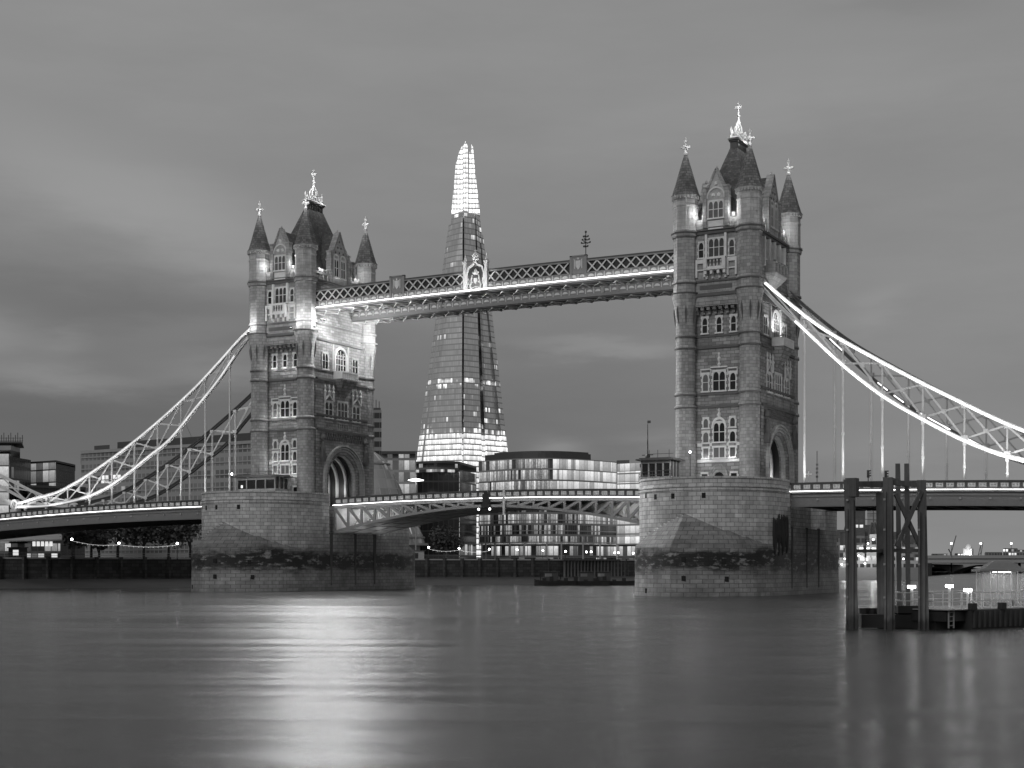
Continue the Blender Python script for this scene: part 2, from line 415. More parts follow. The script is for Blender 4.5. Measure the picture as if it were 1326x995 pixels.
t = thing('river_wall', 'long dark stone embankment wall along the far shore under the bridge', 'wall')
mb = MB()
for (a, b_) in zip(wl[:-1], wl[1:]): mb.path([(a[0],a[1],2.8),(b_[0],b_[1],2.8)], 1.2, 6.2)
mb.build('wall', M['quay'], t)
mb = MB()
for (a, b_) in zip(wl[:-1], wl[1:]): mb.path([(a[0],a[1],6.0),(b_[0],b_[1],6.0)], 1.5, .35)
mb.build('coping', M['concrete'], t)
for i, (a, b_) in enumerate(zip(WALL[:6], WALL[1:])):
    n = 8 if i < 2 else 7
    for j in range(n):
        f = j/n; u, Z = a[0]+(b_[0]-a[0])*f, a[1]+(b_[1]-a[1])*f-.9
        if u < -60: continue
        x, y = plan(u, Z); m2 = MB(); m2.box(x-.35, x+.35, y-.35, y+.35, 1.2, 6.3); m2.build('buttress', M['quay'], t)

# ------------------------------------------------------------------ bridge piers
def pier_wrap(c):
    y = -abs(c.y)
    if y > -13.8: return y if c.x > 0 else -27.6-10.65*math.pi-y
    return -13.8-10.65*math.atan2(-(y+13.8), c.x)
def pier_ring(z, grow=0., z_end=-9.0, sgn=1):
    pts = [(10.65+grow, z_end)]
    for i in range(49):
        ph = math.pi*i/48
        ex = 5.0*max(0., 1-abs(ph-math.pi/2)/1.4)**1.5
        ex = max(0., ex-max(0., z-7.2)*1.1)
        r = 10.65+grow+ex+max(0, 2-z)*.05
        pts.append((r*math.cos(ph), -13.8-r*math.sin(ph)))
    pts.append((-10.65-grow, z_end))
    return [(x, y*sgn, z) for x, y in pts]
def make_pier(x0, label):
    t = thing('bridge_pier', label, 'bridge pier', (x0, 0, 0), 'masonry piers of the bascule bridge')
    for sgn, nm in ((1, 'cutwater'), (-1, 'cutwater')):
        mb = MB()
        zs = [-1, 0, 2, 4, 6, 7] + [7.3+.3*i for i in range(16)] + [12.5, 13.5, 15.1]
        rings = [pier_ring(z, sgn=sgn) for z in zs]
        for z, g in ((15.12,.12),(15.32,.12),(15.34,.02),(15.55,.02),(15.57,.14),(15.75,.14),(15.8,-.04),(16.75,-.04),(16.78,.08),(17.05,.08),(17.06,-.55),(16.2,-.55)):
            rings.append(pier_ring(z, g, -9.0 if g > -.5 else -9.4, sgn))
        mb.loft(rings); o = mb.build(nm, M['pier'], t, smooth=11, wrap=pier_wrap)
    mb = MB(); mb.box(-10.65, 10.65, -9, 9, -1, 10.0); mb.box(-8.2, 8.2, -9, 9, 10, 15.0)
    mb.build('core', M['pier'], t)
    # dark upright strips on both long sides, narrowing downwards
    for sx in (-1, 1):
        for y, w_ in ((-8.4, .45), (-1.0, .35), (5.2, .5)):
            m2 = MB(); m2.loft([[(sx*10.5, y-w_*k, z), (sx*10.72, y-w_*k, z), (sx*10.72, y+w_*k, z), (sx*10.5, y+w_*k, z)] for z, k in ((1.0,.3),(3,.5),(6,.8),(10.2,1))]); m2.build('dark_strip', M['timber'], t)
    for ph, z in ((132,15.0),(118,14.7),(100,14.7),(75,14.7)):
        a = R(ph); r = 10.62; m2 = MB(); cx, cy = r*math.cos(a), -13.8-r*math.sin(a)
        tx, ty = -math.sin(a), -math.cos(a)
        m2.tf = lambda s_, d, z_, cx=cx, cy=cy, a=a, tx=tx, ty=ty: (cx+s_*tx+d*math.cos(a), cy+s_*ty-d*math.sin(a), z_)
        m2.box(-.28, .28, -.2, .05, z-.75, z); m2.build('drain_hole', M['hole'], t)
    for ph, z, q in ((84,5.2,0),(62,5.0,0),(84,2.6,1),(60,2.5,1),(110,.8,1)):
        a = R(ph); r = 10.65+5.0*max(0., 1-abs(a-math.pi/2)/1.4)**1.5; cx, cy = r*math.cos(a), -13.8-r*math.sin(a)
        tx, ty = -math.sin(a), -math.cos(a); m2 = MB()
        m2.tf = lambda s_, d, z_, cx=cx, cy=cy, a=a, tx=tx, ty=ty: (cx+s_*tx+d*math.cos(a), cy+s_*ty-d*math.sin(a), z_)
        m2.box(-.3, .3, -.5, .08, z-.35, z+.35); m2.build('drain_hole', M['hole'], t)
    return t
pier_l = make_pier(-41.7, 'algae-stained stone pier under the farther tower with the lit bascule truss beside it')
pier_r = make_pier(41.7, 'stone pier under the nearer taller-looking tower with a ragged black patch on its side')
# ragged black patch of strands on the side of the nearer pier
mb = MB(); random.seed(3)
for i in range(17):
    q = .9+i*.34+random.uniform(-.08,.08); zt = 11.4+random.uniform(-.45,.5); zb = 6.5+random.uniform(-.9,1.4)
    if q < 4.0: wx, wy = 10.68, -9.8-q
    else: a0 = (q-4.0)/10.65; wx, wy = 10.68*math.cos(a0), -13.8-10.68*math.sin(a0)
    mb.tube([(wx, wy, z) for z in (zb, zb+.8, 8.9, zt-.4, zt)], [.06, random.uniform(.14,.22), random.uniform(.2,.27), random.uniform(.15,.24), .1], 6)
mb.build('ragged_patch', M['dark_patch'], pier_r)

# ------------------------------------------------------------------ bridge towers
TF = {'f': lambda s, d, z: (s, -d, z), 'b': lambda s, d, z: (-s, d, z), 'r': lambda s, d, z: (d, s, z), 'l': lambda s, d, z: (-d, -s, z)}
def arch_pts(c, w, z0, rise, n=6, pointed=True):         # from left springing to right springing
    L = []
    for i in range(n+1):
        f = i/n
        if pointed:
            x = -w+w*f if True else 0
            L.append((c-w+w*f, z0+rise*math.sin(math.acos(1-f) if f < 1 else math.pi/2)**.9))
        else: a = math.pi-math.pi/2*f; L.append((c+w*math.cos(a), z0+rise*math.sin(a)))
    return L+[(2*c-x, z) for x, z in L[::-1][1:]]
WR = random.Random(5)
def window(par, face, d, c, z0, z1, w, lights=1, arch=True, transom=True, sur=.28, proud=.16, teeth=True, lit=False, sill=True):
    tf = TF[face]; fr = MB(tf); L, Rr = c-w/2, c+w/2
    D = d+proud
    if teeth:
        n = max(3, int((z1-z0+sur)/.42)); h = (z1-z0+sur)/n
        for i in range(n):
            e = sur*(1.0 if i % 2 else .55)
            fr.box(L-e, L, d-.1, D, z0+i*h, z0+(i+1)*h); fr.box(Rr, Rr+e, d-.1, D, z0+i*h, z0+(i+1)*h)
    else:
        fr.box(L-sur*.7, L, d-.1, D, z0, z1+sur*.6); fr.box(Rr, Rr+sur*.7, d-.1, D, z0, z1+sur*.6)
    fr.box(L, Rr, d-.1, D, z1, z1+sur)
    if sill: fr.box(L-sur*1.1, Rr+sur*1.1, d-.1, D+.1, z0-.22, z0)
    mw = .11; lw = (w-mw*(lights-1))/lights
    for i in range(lights):
        a = L+i*(lw+mw)
        if i: fr.box(a-mw, a, d-.1, D-.03, z0, z1)
        if arch:
            rise = min(lw*.85, (z1-z0)*.4); zs = z1-rise
            ap = arch_pts(a+lw/2, lw/2, zs, rise*.96)
            h = len(ap)//2
            fr.prism([(a, z1), (a, zs)]+ap[1:h+1]+[(a+lw/2, z1)], d-.1, D-.05)
            fr.prism([(a+lw/2, z1)]+ap[h:-1]+[(a+lw, zs), (a+lw, z1)], d-.1, D-.05)
    if transom and z1-z0 > 1.5:
        zt = z0+(z1-z0)*.52; fr.box(L, Rr, d-.1, D-.06, zt-.05, zt+.05)
    o = fr.build('window', M['portland'], par)
    p = MB(tf); p.box(L, Rr, d-.05, d+.02, z0, z1); p.build('pane', M['lit_room'] if lit else M[WR.choice(('glass','glass','glass','glass_sheen','glass_sheen','lit_dim'))], o)
    return o

def make_turret(par, cx, cy):
    mb = MB()
    prof = [(1.55,14.8),(1.55,28.3),(1.7,28.45),(1.7,28.75),(1.5,28.9),(1.5,30.25),(1.68,30.4),(1.68,30.7),(1.5,30.85),(1.5,37.4),(1.7,37.5),(1.7,37.85),(1.5,38.0),
            (1.5,39.2),(1.66,39.3),(1.66,39.6),(1.5,39.7),(1.5,40.4),(1.58,42),(1.75,43.6),(1.95,44.9),(2.05,45.3),(2.05,45.9),(1.9,46.05)]
    mb.lathe(prof, cx, cy, 20)
    t = mb.build('turret', M['turret'], par, smooth=40)
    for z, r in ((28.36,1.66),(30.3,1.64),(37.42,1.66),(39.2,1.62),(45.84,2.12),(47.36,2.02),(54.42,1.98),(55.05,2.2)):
        g = MB(); g.lathe([(r-.12,z),(r+.06,z),(r+.06,z+.17),(r-.12,z+.17)], cx, cy, 20 if z < 45.9 else 8, 0 if z < 45.9 else math.pi/8); g.build('shaded_string_course', M['trim'], t)  # dark rings draw the shade under each turret band
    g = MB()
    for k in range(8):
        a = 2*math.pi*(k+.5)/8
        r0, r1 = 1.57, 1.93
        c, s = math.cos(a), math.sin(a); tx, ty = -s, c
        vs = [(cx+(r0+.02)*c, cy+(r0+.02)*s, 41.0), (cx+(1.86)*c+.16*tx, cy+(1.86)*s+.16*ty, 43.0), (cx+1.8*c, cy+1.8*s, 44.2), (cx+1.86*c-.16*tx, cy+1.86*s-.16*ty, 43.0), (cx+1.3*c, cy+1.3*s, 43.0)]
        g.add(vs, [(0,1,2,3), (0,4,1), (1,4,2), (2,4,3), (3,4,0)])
    g.build('groove_shade', M['trim'], t)  # dark wedges paint the shade of grooves between the corbel petals
    ph = math.pi/8
    u = MB()
    u.lathe([(1.9,46.0),(1.88,47.3),(2.05,47.45),(2.05,47.75),(1.85,47.9),(1.85,54.3),(2.0,54.5),(2.12,54.7),(2.12,55.0),(2.22,55.2),(2.22,55.45),(1.95,55.6)], cx, cy, 8, ph)
    u.build('upper_shaft', M['turret'], t)
    u = MB()
    u.lathe([(1.93,55.55),(1.9,59.1),(2.0,59.2),(2.0,59.4),(1.9,59.5),(1.9,60.3),(2.05,60.45),(2.2,60.75),(2.25,60.9)], cx, cy, 8, ph)
    for k in range(8):                                   # blind panels on the lantern stage
        a = 2*math.pi*k/8; c, s = math.cos(a), math.sin(a)
        for off in (-.34, .34):
            x, y = cx+1.77*c-off*s, cy+1.77*s+off*c
            u.bar((x, y, 56.3), (x, y, 58.9), .07, .07)
        u.bar((cx+1.77*c-.34*-s*-1, cy+1.77*s-.34*c*1, 57.2), (cx+1.77*c+.34*-s, cy+1.77*s+.34*c, 57.2), .07, .07)
    de = u
    for k in range(24):
        a = 2*math.pi*k/24; de.box(*(lambda x, y: (x-.12, x+.12, y-.12, y+.12))(cx+2.02*math.cos(a), cy+2.02*math.sin(a)), 60.3, 60.75)
    u.build('lantern', M['upper'], t)
    sp = MB(); sp.lathe([(2.3,60.9),(2.05,61.25),(1.62,62.6),(1.05,64.6),(.55,66.3),(.22,67.4)], cx, cy, 8, ph)
    sp.build('spire', M['spire'], t)
    f = MB(); f.lathe([(.2,67.3),(.34,67.6),(.2,67.75),(.16,68.0),(.3,68.15),(.14,68.35),(.12,69.2),(.26,69.4),(.28,69.6),(.1,69.8),(.02,70.1)], cx, cy, 8)
    f.box(cx-.62, cx+.62, cy-.1, cy+.1, 68.35, 68.62); f.box(cx-.1, cx+.1, cy-.62, cy+.62, 68.36, 68.61)
    for sx, sy in ((1,0),(-1,0),(0,1),(0,-1)): f.ball(cx+.62*sx, cy+.62*sy, 68.5, .2, 6)
    f.build('finial', M['gold'], t)
    return t

def make_tower(label):
    T = thing('bridge_tower', label, 'bridge tower', (0,0,0), 'neo-gothic towers of the bascule bridge')
    # --- walls
    for f in ('f', 'b'): w = MB(TF[f]); w.box(-4.3, 4.3, 7.2, 8.5, 14.8, 43.3); w.build('wall', M['granite'], T)
    for nm, pl, a in (('portal_wall', 6.6, (14.8, 28.5)),):
        for sx in (-1, 1):
            p = MB(TF['r'] if sx > 0 else TF['l'])
            op = [(4.6, 14.8), (4.6, 19.9)]+[(4.6*math.cos(math.pi*i/20), 19.9+4.6*math.sin(math.pi*i/20)) for i in range(1, 20)]+[(-4.6, 19.9), (-4.6, 14.8)]
            p.prism([(-8.4, 14.8), (-8.4, 28.5), (8.4, 28.5), (8.4, 14.8)]+op, 5.2, pl)
            p.build('portal_wall', M['granite'], T)
            r = MB(TF['r'] if sx > 0 else TF['l'])
            for r0, r1, d in ((4.5, 4.72, 6.2), (4.86, 5.1, 6.5), (5.24, 5.5, 6.78), (5.64, 5.9, 6.95), (6.05, 6.3, 7.1)):
                A = [(r1*math.cos(math.pi*i/24), 19.9+r1*math.sin(math.pi*i/24)) for i in range(25)]
                B = [(r0*math.cos(math.pi*i/24), 19.9+r0*math.sin(math.pi*i/24)) for i in range(24, -1, -1)]
                r.prism([(r1, 15)]+A+[(-r1, 15), (-r0, 15)]+B+[(r0, 15)], 5.5, d)
            r.build('arch_moulding', M['upper'], T)
    for sx in (-1, 1):
        s2 = MB(); s2.tf = TF['r'] if sx > 0 else TF['l']
        s2.box(-8.2, 8.2, 4.8, 6.4, 28.5, 37.6); s2.box(-8.2, 8.2, 4.6, 5.9, 37.6, 45.6); s2.box(-8.4, 8.4, 4.4, 5.5, 45.6, 56.6)
        s2.build('wall', M['granite'], T)
    for f in ('f', 'b'):
        up = MB(TF[f]); up.box(-4.0, 4.0, 7.6, 9.7, 44.5, 56.3); up.build('upper_wall', M['turret'], T)
    # --- string courses
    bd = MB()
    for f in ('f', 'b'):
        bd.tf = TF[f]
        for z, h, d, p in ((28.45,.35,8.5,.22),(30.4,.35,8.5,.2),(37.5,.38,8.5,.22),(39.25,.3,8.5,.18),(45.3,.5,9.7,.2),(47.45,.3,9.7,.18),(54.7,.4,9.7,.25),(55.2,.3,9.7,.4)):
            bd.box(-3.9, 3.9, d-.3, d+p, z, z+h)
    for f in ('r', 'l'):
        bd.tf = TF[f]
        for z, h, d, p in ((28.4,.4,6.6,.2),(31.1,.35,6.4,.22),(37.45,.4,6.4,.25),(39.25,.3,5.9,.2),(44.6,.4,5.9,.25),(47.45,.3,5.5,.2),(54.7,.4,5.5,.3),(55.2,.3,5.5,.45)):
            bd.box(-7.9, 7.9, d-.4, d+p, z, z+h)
    bd.build('shaded_string_course', M['trim'], T)  # colour darkened so the bands read with shaded undersides
    # --- corbel table under the projecting upper stage
    cb = MB()
    for f in ('f', 'b'):
        cb = MB(TF[f])
        for i in range(8):
            s = -3.4+i*.97
            cb.box(s-.22, s+.22, 8.3, 9.0, 42.7, 43.3); cb.box(s-.25, s+.25, 8.3, 9.45, 43.3, 43.8)
        cb.box(-3.9, 3.9, 8.3, 9.65, 43.8, 44.5)
        cb.build('corbel_table', M['granite'], T)
    # --- inscription belt, light bands of the lowest storey
    q = MB(TF['f']); q.box(-2.7, 2.5, 9.6, 9.74, 46.3, 46.95); q.build('inscription_panel', M['trim'], T)
    q = MB(TF['f'])
    for z0, z1 in ((20.15,20.6),(22.6,23.1)):
        for a, b in ((-3.55,-2.75),(-1.55,-1.2),(1.2,1.55),(2.75,3.55)) if z0 > 22 else ((-3.55,3.55),): q.box(a, b, 8.4, 8.62, z0, z1)
    q.build('stone_band', M['portland'], T)
    # --- ground-storey door
    dr = MB(TF['f'])
    for k, (w0, w1, dd) in enumerate(((1.0,1.3,8.7),(1.3,1.55,8.82),(1.55,1.7,8.92))):
        o = arch_pts(0, w1, 16.9, w1*1.75); i_ = arch_pts(0, w0, 16.9, w0*1.75)
        dr.prism([(-w1, 15)]+o+[(w1, 15), (w0, 15)]+i_[::-1]+[(-w0, 15)], 8.3, dd)
    D_ = dr.build('doorway', M['turret'], T)
    m2 = MB(TF['f']); m2.prism([(-1, 15)]+arch_pts(0, 1.0, 16.9, 1.7)+[(1, 15)], 8.35, 8.56); m2.build('door', M['glass'], D_)
    m2 = MB(TF['f']); m2.box(-1, 1, 8.5, 8.7, 17.25, 17.6); m2.build('lintel', M['portland'], D_)
    # --- river-face windows
    W = lambda *a, **k: window(T, *a, **k)
    for s in (-2.35, 2.35): W('f', 8.5, s, 16.3, 18.4, .95, arch=False)
    W('f', 8.5, 0, 20.85, 22.35, 1.75, 2, arch=False, transom=False); W('f', 8.5, 0, 23.25, 26.1, 1.75, 2)
    for s in (-2.15, 2.15):
        W('f', 8.5, s, 20.85, 22.3, .85, arch=False, transom=False); W('f', 8.5, s, 23.2, 24.75, .85, transom=False, lit=False)
        W('f', 8.5, s, 25.45, 26.8, .75, transom=False)
    W('f', 8.5, 0, 31.05, 33.9, 1.9, 2)
    for s in (-2.2, 2.2): W('f', 8.5, s, 31.05, 33.6, .85)
    for s in (-2.3, 0, 2.3): W('f', 8.5, s, 39.9, 42.2, .75)
    W('f', 9.7, 0, 51.2, 53.9, 2.4, 3, sur=.2); 
    for s in (-2.45, 2.45): W('f', 9.7, s, 51.2, 53.5, .75, sur=.2)
    # hood mould + finial over the middle group and the lower middle window
    h = MB(TF['f'])
    for a, b in ((-3.0,-1.35),(-1.35,1.35),(1.35,3.0)):
        zt = 34.25 if abs(a+b) > .1 else 34.5
        h.box(a, b, 8.4, 8.75, zt, zt+.2)
    for s in (-3.0, -1.35, 1.35, 2.85): h.box(s, s+.15, 8.4, 8.75, 33.3, 34.3)
    h.lathe([(.12,34.6),(.3,35.0),(.12,35.3),(.26,35.7),(.34,35.9),(.1,36.2),(.2,36.6),(.02,36.9)], 0, 8.6, 6)
    h.build('hood_mould', M['portland'], T)
    h = MB(TF['f']); o = arch_pts(0, 1.25, 25.3, 1.7); i_ = arch_pts(0, 1.0, 25.3, 1.35)
    h.prism(o+i_[::-1], 8.4, 8.75); h.lathe([(.2,27.0),(.35,27.4),(.1,27.8),(.25,28.1),(.02,28.4)], 0, 8.6, 6); h.build('hood_mould', M['portland'], T)
    # --- river-face balcony high up
    b = MB(TF['f']); b.box(-1.75, 1.75, 9.5, 10.75, 49.1, 49.4); b.box(-1.75, -1.2, 10.2, 10.8, 49.4, 50.9); b.box(1.2, 1.75, 10.2, 10.8, 49.4, 50.9)
    b.box(-1.75, 1.75, 10.3, 10.75, 50.7, 50.95); b.box(-1.2, 1.2, 10.35, 10.6, 49.4, 49.6)
    for i in range(9):
        s = -1.1+i*.275; b.bar((s, 10.5, 49.5), (s+.25*(1 if i % 2 else -1), 10.5, 50.75), .1, .1)
    for s in (-1.5, -.55, .55, 1.5):
        b.prism([(s-.16, 47.9), (s+.16, 47.9), (s+.2, 49.1), (s-.2, 49.1)], 9.5, 10.0); b.box(s-.2, s+.2, 9.5, 10.6, 48.5, 49.1)
    for s in (-2.5, 2.5): b.box(s-.75, s+.75, 9.5, 9.95, 50.3, 50.9); b.box(s-.75, s+.75, 9.5, 9.95, 49.2, 49.4); b.box(s-.8, s-.5, 9.5, 10.0, 48.2, 50.9); b.box(s+.5, s+.8, 9.5, 10.0, 48.2, 50.9)
    for s in (-1.55, 1.55): b.box(s-.17, s+.17, 9.6, 10.15, 50.9, 54.6)
    b.build('balcony', M['portland'], T)
    b = MB(TF['f']); b.box(-1.2, 1.2, 10.3, 10.38, 49.4, 50.8); b.build('balcony_panel', M['trim'], T)
    # --- road face (+x)
    W('r', 6.4, 0, 30.95, 34.0, 3.0, 3); W('r', 6.4, -4.3, 30.95, 33.7, 2.2, 2); W('r', 6.4, 4.3, 30.95, 33.7, 2.2, 2)
    for c in (-4.3, 4.3):
        h = MB(TF['r'])
        h.prism([(c-1.3, 34.0), (c, 35.2), (c+1.3, 34.0), (c+1.1, 34.0), (c, 34.95), (c-1.1, 34.0)], 6.3, 6.75)
        for s in (c-1.3, c, c+1.3): h.lathe([(.18,33.9 if s != c else 35),(.2,35.3),(.32,35.5),(.1,35.9),(.2,36.3),(.02,36.9)], s, 6.6, 6)
        h.build('hood_mould', M['portland'], T)
    pn = MB(TF['r'])
    for c, ww in ((-4.3,2.4),(0,3.4),(4.3,2.4)):
        pn.box(c-ww/2, c+ww/2, 6.3, 6.55, 30.05, 30.25); pn.box(c-ww/2, c+ww/2, 6.3, 6.55, 28.85, 29.0)
        n = int(ww/.6)
        for i in range(n+1): s = c-ww/2+i*ww/n; pn.box(s-.06, s+.06, 6.3, 6.55, 29.0, 30.05)
    pn.build('panelled_frieze', M['turret'], T)
    fz = MB(TF['r'])
    for r_ in range(2):
        for i in range(16):
            s = -5.6+i*.75+(.37 if r_ else 0)
            fz.box(s-.2, s+.2, 6.4, 6.78, 26.9+r_*.75, 27.45+r_*.75)
    fz.build('arcaded_frieze', M['trim'], T)
    for s in (-6.75, 6.75):
        n = MB(TF['r'])
        n.prism([(s-.25, 22.9), (s+.25, 22.9), (s+.5, 23.6), (s+.5, 24.4), (s-.5, 24.4), (s-.5, 23.6)], 6.3, 7.4)
        n.lathe([(.45,24.4),(.5,25.3),(.3,25.9),(.32,26.2),(.26,26.5),(.05,26.7)], s, 7.0, 8)
        n.lathe([(.55,26.9),(.6,27.2),(.25,27.7),(.02,28.2)], s, 6.9, 6)
        n.build('statue_niche', M['trim'], T)
    # oriel balcony
    b = MB(TF['r'])
    b.loft([[(s*k, 6.3, z) for s in (-1, 1)]+[(s*k, d, z) for s in (.85, -.85)] for z, k, d in ((34.6,.5,6.5),(35.6,1.2,6.9),(36.6,2.0,7.5),(37.6,2.6,8.1),(37.9,2.7,8.3))])
    b.box(-2.6, 2.6, 6.3, 8.2, 37.9, 38.1)
    b.build('oriel_corbel', M['granite'], T)
    b = MB(TF['r'])
    b.box(-2.6, 2.6, 7.95, 8.2, 39.2, 39.45); b.box(-2.6, -2.35, 6.3, 8.2, 38.1, 39.45); b.box(2.35, 2.6, 6.3, 8.2, 38.1, 39.45)
    for i in range(9): s = -2.4+i*.6; b.box(s-.12, s+.12, 7.9, 8.15, 38.1, 39.2)
    b.box(-2.5, 2.5, 8.0, 8.06, 38.1, 39.2)
    b.build('oriel_balcony', M['portland'], T)
    # third stage: great arched window and its neighbours
    g = MB(TF['r']); o = arch_pts(0, 2.05, 42.0, 2.1, pointed=False); i_ = arch_pts(0, 1.65, 42.0, 1.7, pointed=False)
    g.prism([(-2.05, 39.6)]+o+[(2.05, 39.6), (1.65, 39.6)]+i_[::-1]+[(-1.65, 39.6)], 5.8, 6.25)
    for s in (-.83, 0, .83): g.box(s-.06, s+.06, 5.8, 6.08, 39.6, 43.4 if s == 0 else 43.1)
    for z in (40.9, 42.0): g.box(-1.65, 1.65, 5.8, 6.05, z-.06, z+.06)
    for c in (-1.24, -.41, .41, 1.24):
        a = arch_pts(c, .36, 42.1, .6); a2 = arch_pts(c, .28, 42.1, .48); g.prism(a+a2[::-1], 5.85, 6.04)
    for s in (-2.45, 2.25): g.box(s, s+.2, 5.8, 6.2, 39.5, 44.4)
    g = g.build('window', M['portland'], T)
    p = MB(TF['r']); p.prism([(-1.65, 39.6)]+arch_pts(0, 1.65, 42.0, 1.7, pointed=False)+[(1.65, 39.6)], 5.85, 5.93); p.build('pane', M['glass'], g)
    for s in (-4.7, 4.7): W('r', 5.9, s, 39.7, 42.4, 1.6, 2)
    # --- battlements, dormers
    bt = MB()
    for f, d, lim, step in (('f',9.7,3.6,.62),('b',9.7,3.6,.62),('r',5.5,7.4,.62),('l',5.5,7.4,.62)):
        bt.tf = TF[f]; bt.box(-lim, lim, d-.5, d, 56.3, 57.0)
        n = int(2*lim/step)
        for i in range(n+1):
            s = -lim+.3+i*(2*lim-.6)/n
            if i % 2 == 0: bt.box(s-.24, s+.24, d-.45, d+.08, 57.0, 57.65)
        for i in range(0, n+1, 2):
            s = -lim+.3+i*(2*lim-.6)/n; bt.box(s-.1, s+.1, d-.1, d+.2, 55.6, 56.6)
    bt.build('battlement', M['upper'], T)
    for f, d, w_, sh_, ap, din in (('f',9.95,3.5,61.5,64.2,3.0),('b',9.95,3.5,61.5,64.2,3.0),('r',5.75,5.3,61.0,64.9,1.0),('l',5.75,5.3,61.0,64.9,1.0)):
        a = w_/2; m = MB(TF[f]); m.prism([(-a, 55.6), (a, 55.6), (a, sh_-1.2), (0, ap), (-a, sh_-1.2)], d-1.0, d)
        dm = m.build('dormer', M['upper'], T)
        c = MB(TF[f])
        for s in (-1, 1):
            c.bar((s*(a+.2), d-.45, sh_-1.35), (0, d-.45, ap+.22), 1.2, .3)
            c.box(s*a-.32, s*a+.32, d-.7, d+.25, 55.6, sh_); c.box(s*a-.42, s*a+.42, d-.8, d+.35, sh_, sh_+.3)
        c.lathe([(.2,ap),(.28,ap+.3),(.05,ap+.7)], 0, d-.4, 6)
        c.build('coping', M['turret'], dm)
        rf = MB(TF[f]); rf.prism([(-a+.1, 56.6), (-a+.1, sh_-1.0), (0, ap-.1), (a-.1, sh_-1.0), (a-.1, 56.6)], din, d-1.0); rf.build('dormer_roof', M['slate'], dm)
        if f in 'fb':
            if f == 'f':
                window(dm, f, d, 0, 57.0, 59.5, 2.3, 3, teeth=False, sur=.2)
                o = MB(TF[f]); A = arch_pts(0, 1.5, 60.0, 1.7, pointed=False); B = arch_pts(0, 1.3, 60.0, 1.45, pointed=False)
                o.prism(A+B[::-1], d-.05, d+.14); o.ball(-.45, d, 60.5, .3, 6); o.ball(.45, d, 60.5, .3, 6); o.ball(0, d, 62.2, .3, 6)
                o.box(-1.2, 1.2, d-.05, d+.16, 55.3, 55.5); o.box(-1.2, 1.2, d-.05, d+.12, 55.7, 56.6); o.build('tympanum', M['portland'], dm)
        elif f == 'r':
            for s in (-1.05, 1.05):
                window(dm, f, d, s, 56.8, 59.9, 1.25, 2, teeth=False, sur=.25)
                o = MB(TF[f]); A = arch_pts(s, .85, 60.1, .9); B = arch_pts(s, .65, 60.1, .65); o.prism(A+B[::-1], d-.05, d+.14); o.build('hood_mould', M['portland'], dm)
            q = MB(TF[f])
            for s, z in ((-.5,62.2),(.5,62.2),(0,63.3),(-1.2,61.2),(1.2,61.2),(0,61.3)): q.ball(s, d-.12, z, .26, 6)
            q.build('quatrefoil', M['trim'], dm)
    # --- turrets, roof
    for sx in (-1, 1):
        for sy in (-1, 1): make_turret(T, sx*5.13, sy*9.35)
    rf = MB(); rings = []
    for t_ in (0, .2, .45, .7, 1):
        k = (1-t_)**1.06; a, b_ = .62+3.9*k, 2.2+5.9*k; z = 56.9+12.6*t_
        rings.append([(-a,-b_,z),(a,-b_,z),(a,b_,z),(-a,b_,z)])
    rf.loft(rings); rf = rf.build('roof', M['slate'], T)
    nk = MB(); nk.box(-.55, .55, -2.1, 2.1, 69.4, 70.8)
    for i in range(8): s = -1.9+i*.54; nk.box(-.66, .66, s-.08, s+.08, 69.4, 70.7)
    nk.box(-.85, .85, -2.5, 2.5, 70.8, 71.1); nk.box(-.75, .75, -2.3, 2.3, 70.55, 70.8)
    nk.build('ridge_platform', M['lead'], rf)
    cr = MB()
    cr.box(-.7, .7, -2.0, 2.0, 71.1, 71.35)
    for i in range(7):
        s = -1.8+i*.6; hh = 72.3+.35*(i % 2)+(.6 if i in (0, 6) else 0)
        for sx in (-.55, .55): cr.lathe([(.1,71.3),(.16,71.6),(.07,71.9),(.19,hh-.35),(.08,hh-.1),(.02,hh+.15)], sx, s, 6)
    for sx in (-.55, .55):
        for i in range(6): s = -1.8+i*.6; cr.bar((sx, s, 71.4), (sx, s+.6, 72.2), .1, .1); cr.bar((sx, s+.6, 71.4), (sx, s, 72.2), .1, .1)
    for k in range(8):
        a = 2*math.pi*k/8; cr.tube([(.45*math.cos(a), 1.1*math.sin(a), 71.4), (.5*math.cos(a), 1.1*math.sin(a), 72.9), (.25*math.cos(a), .5*math.sin(a), 73.7), (0, 0, 73.9)], .12, 5)
    cr.lathe([(.3,73.6),(.4,73.95),(.18,74.3),(.14,74.9),(.3,75.1),(.15,75.35),(.13,76.1),(.34,76.35),(.34,76.6),(.1,76.8),(.16,77.1),(.02,77.4)], 0, 0, 8)
    cr.box(-.08, .08, -.55, .55, 76.35, 76.6); cr.box(-.55, .55, -.08, .08, 76.36, 76.59)
    cr.build('crown_cresting', M['gold'], rf)
    # --- vaulted roadway inside the portal
    v = MB(); v.box(-5.2, 5.2, -8.0, -4.9, 14.8, 26.5); v.box(-5.2, 5.2, 4.9, 8.0, 14.8, 26.5); v.box(-5.2, 5.2, -4.9, 4.9, 25.6, 26.5); v.build('passage_wall', M['lead'], T)  # near-black wall colour stands for the shade inside the portal
    for x in (-3.9, -1.95, 0, 1.95, 3.9):
        r = MB(TF['r'])
        A = [(4.88*math.cos(math.pi*i/20), 19.6+4.9*math.sin(math.pi*i/20)) for i in range(21)]; B = [(4.45*math.cos(math.pi*i/20), 19.6+4.5*math.sin(math.pi*i/20)) for i in range(20, -1, -1)]
        r.prism([(4.88, 15)]+A+[(-4.88, 15), (-4.45, 15)]+B+[(4.45, 15)], x-.22, x+.22); r.build('vault_rib', M['portland'], T)
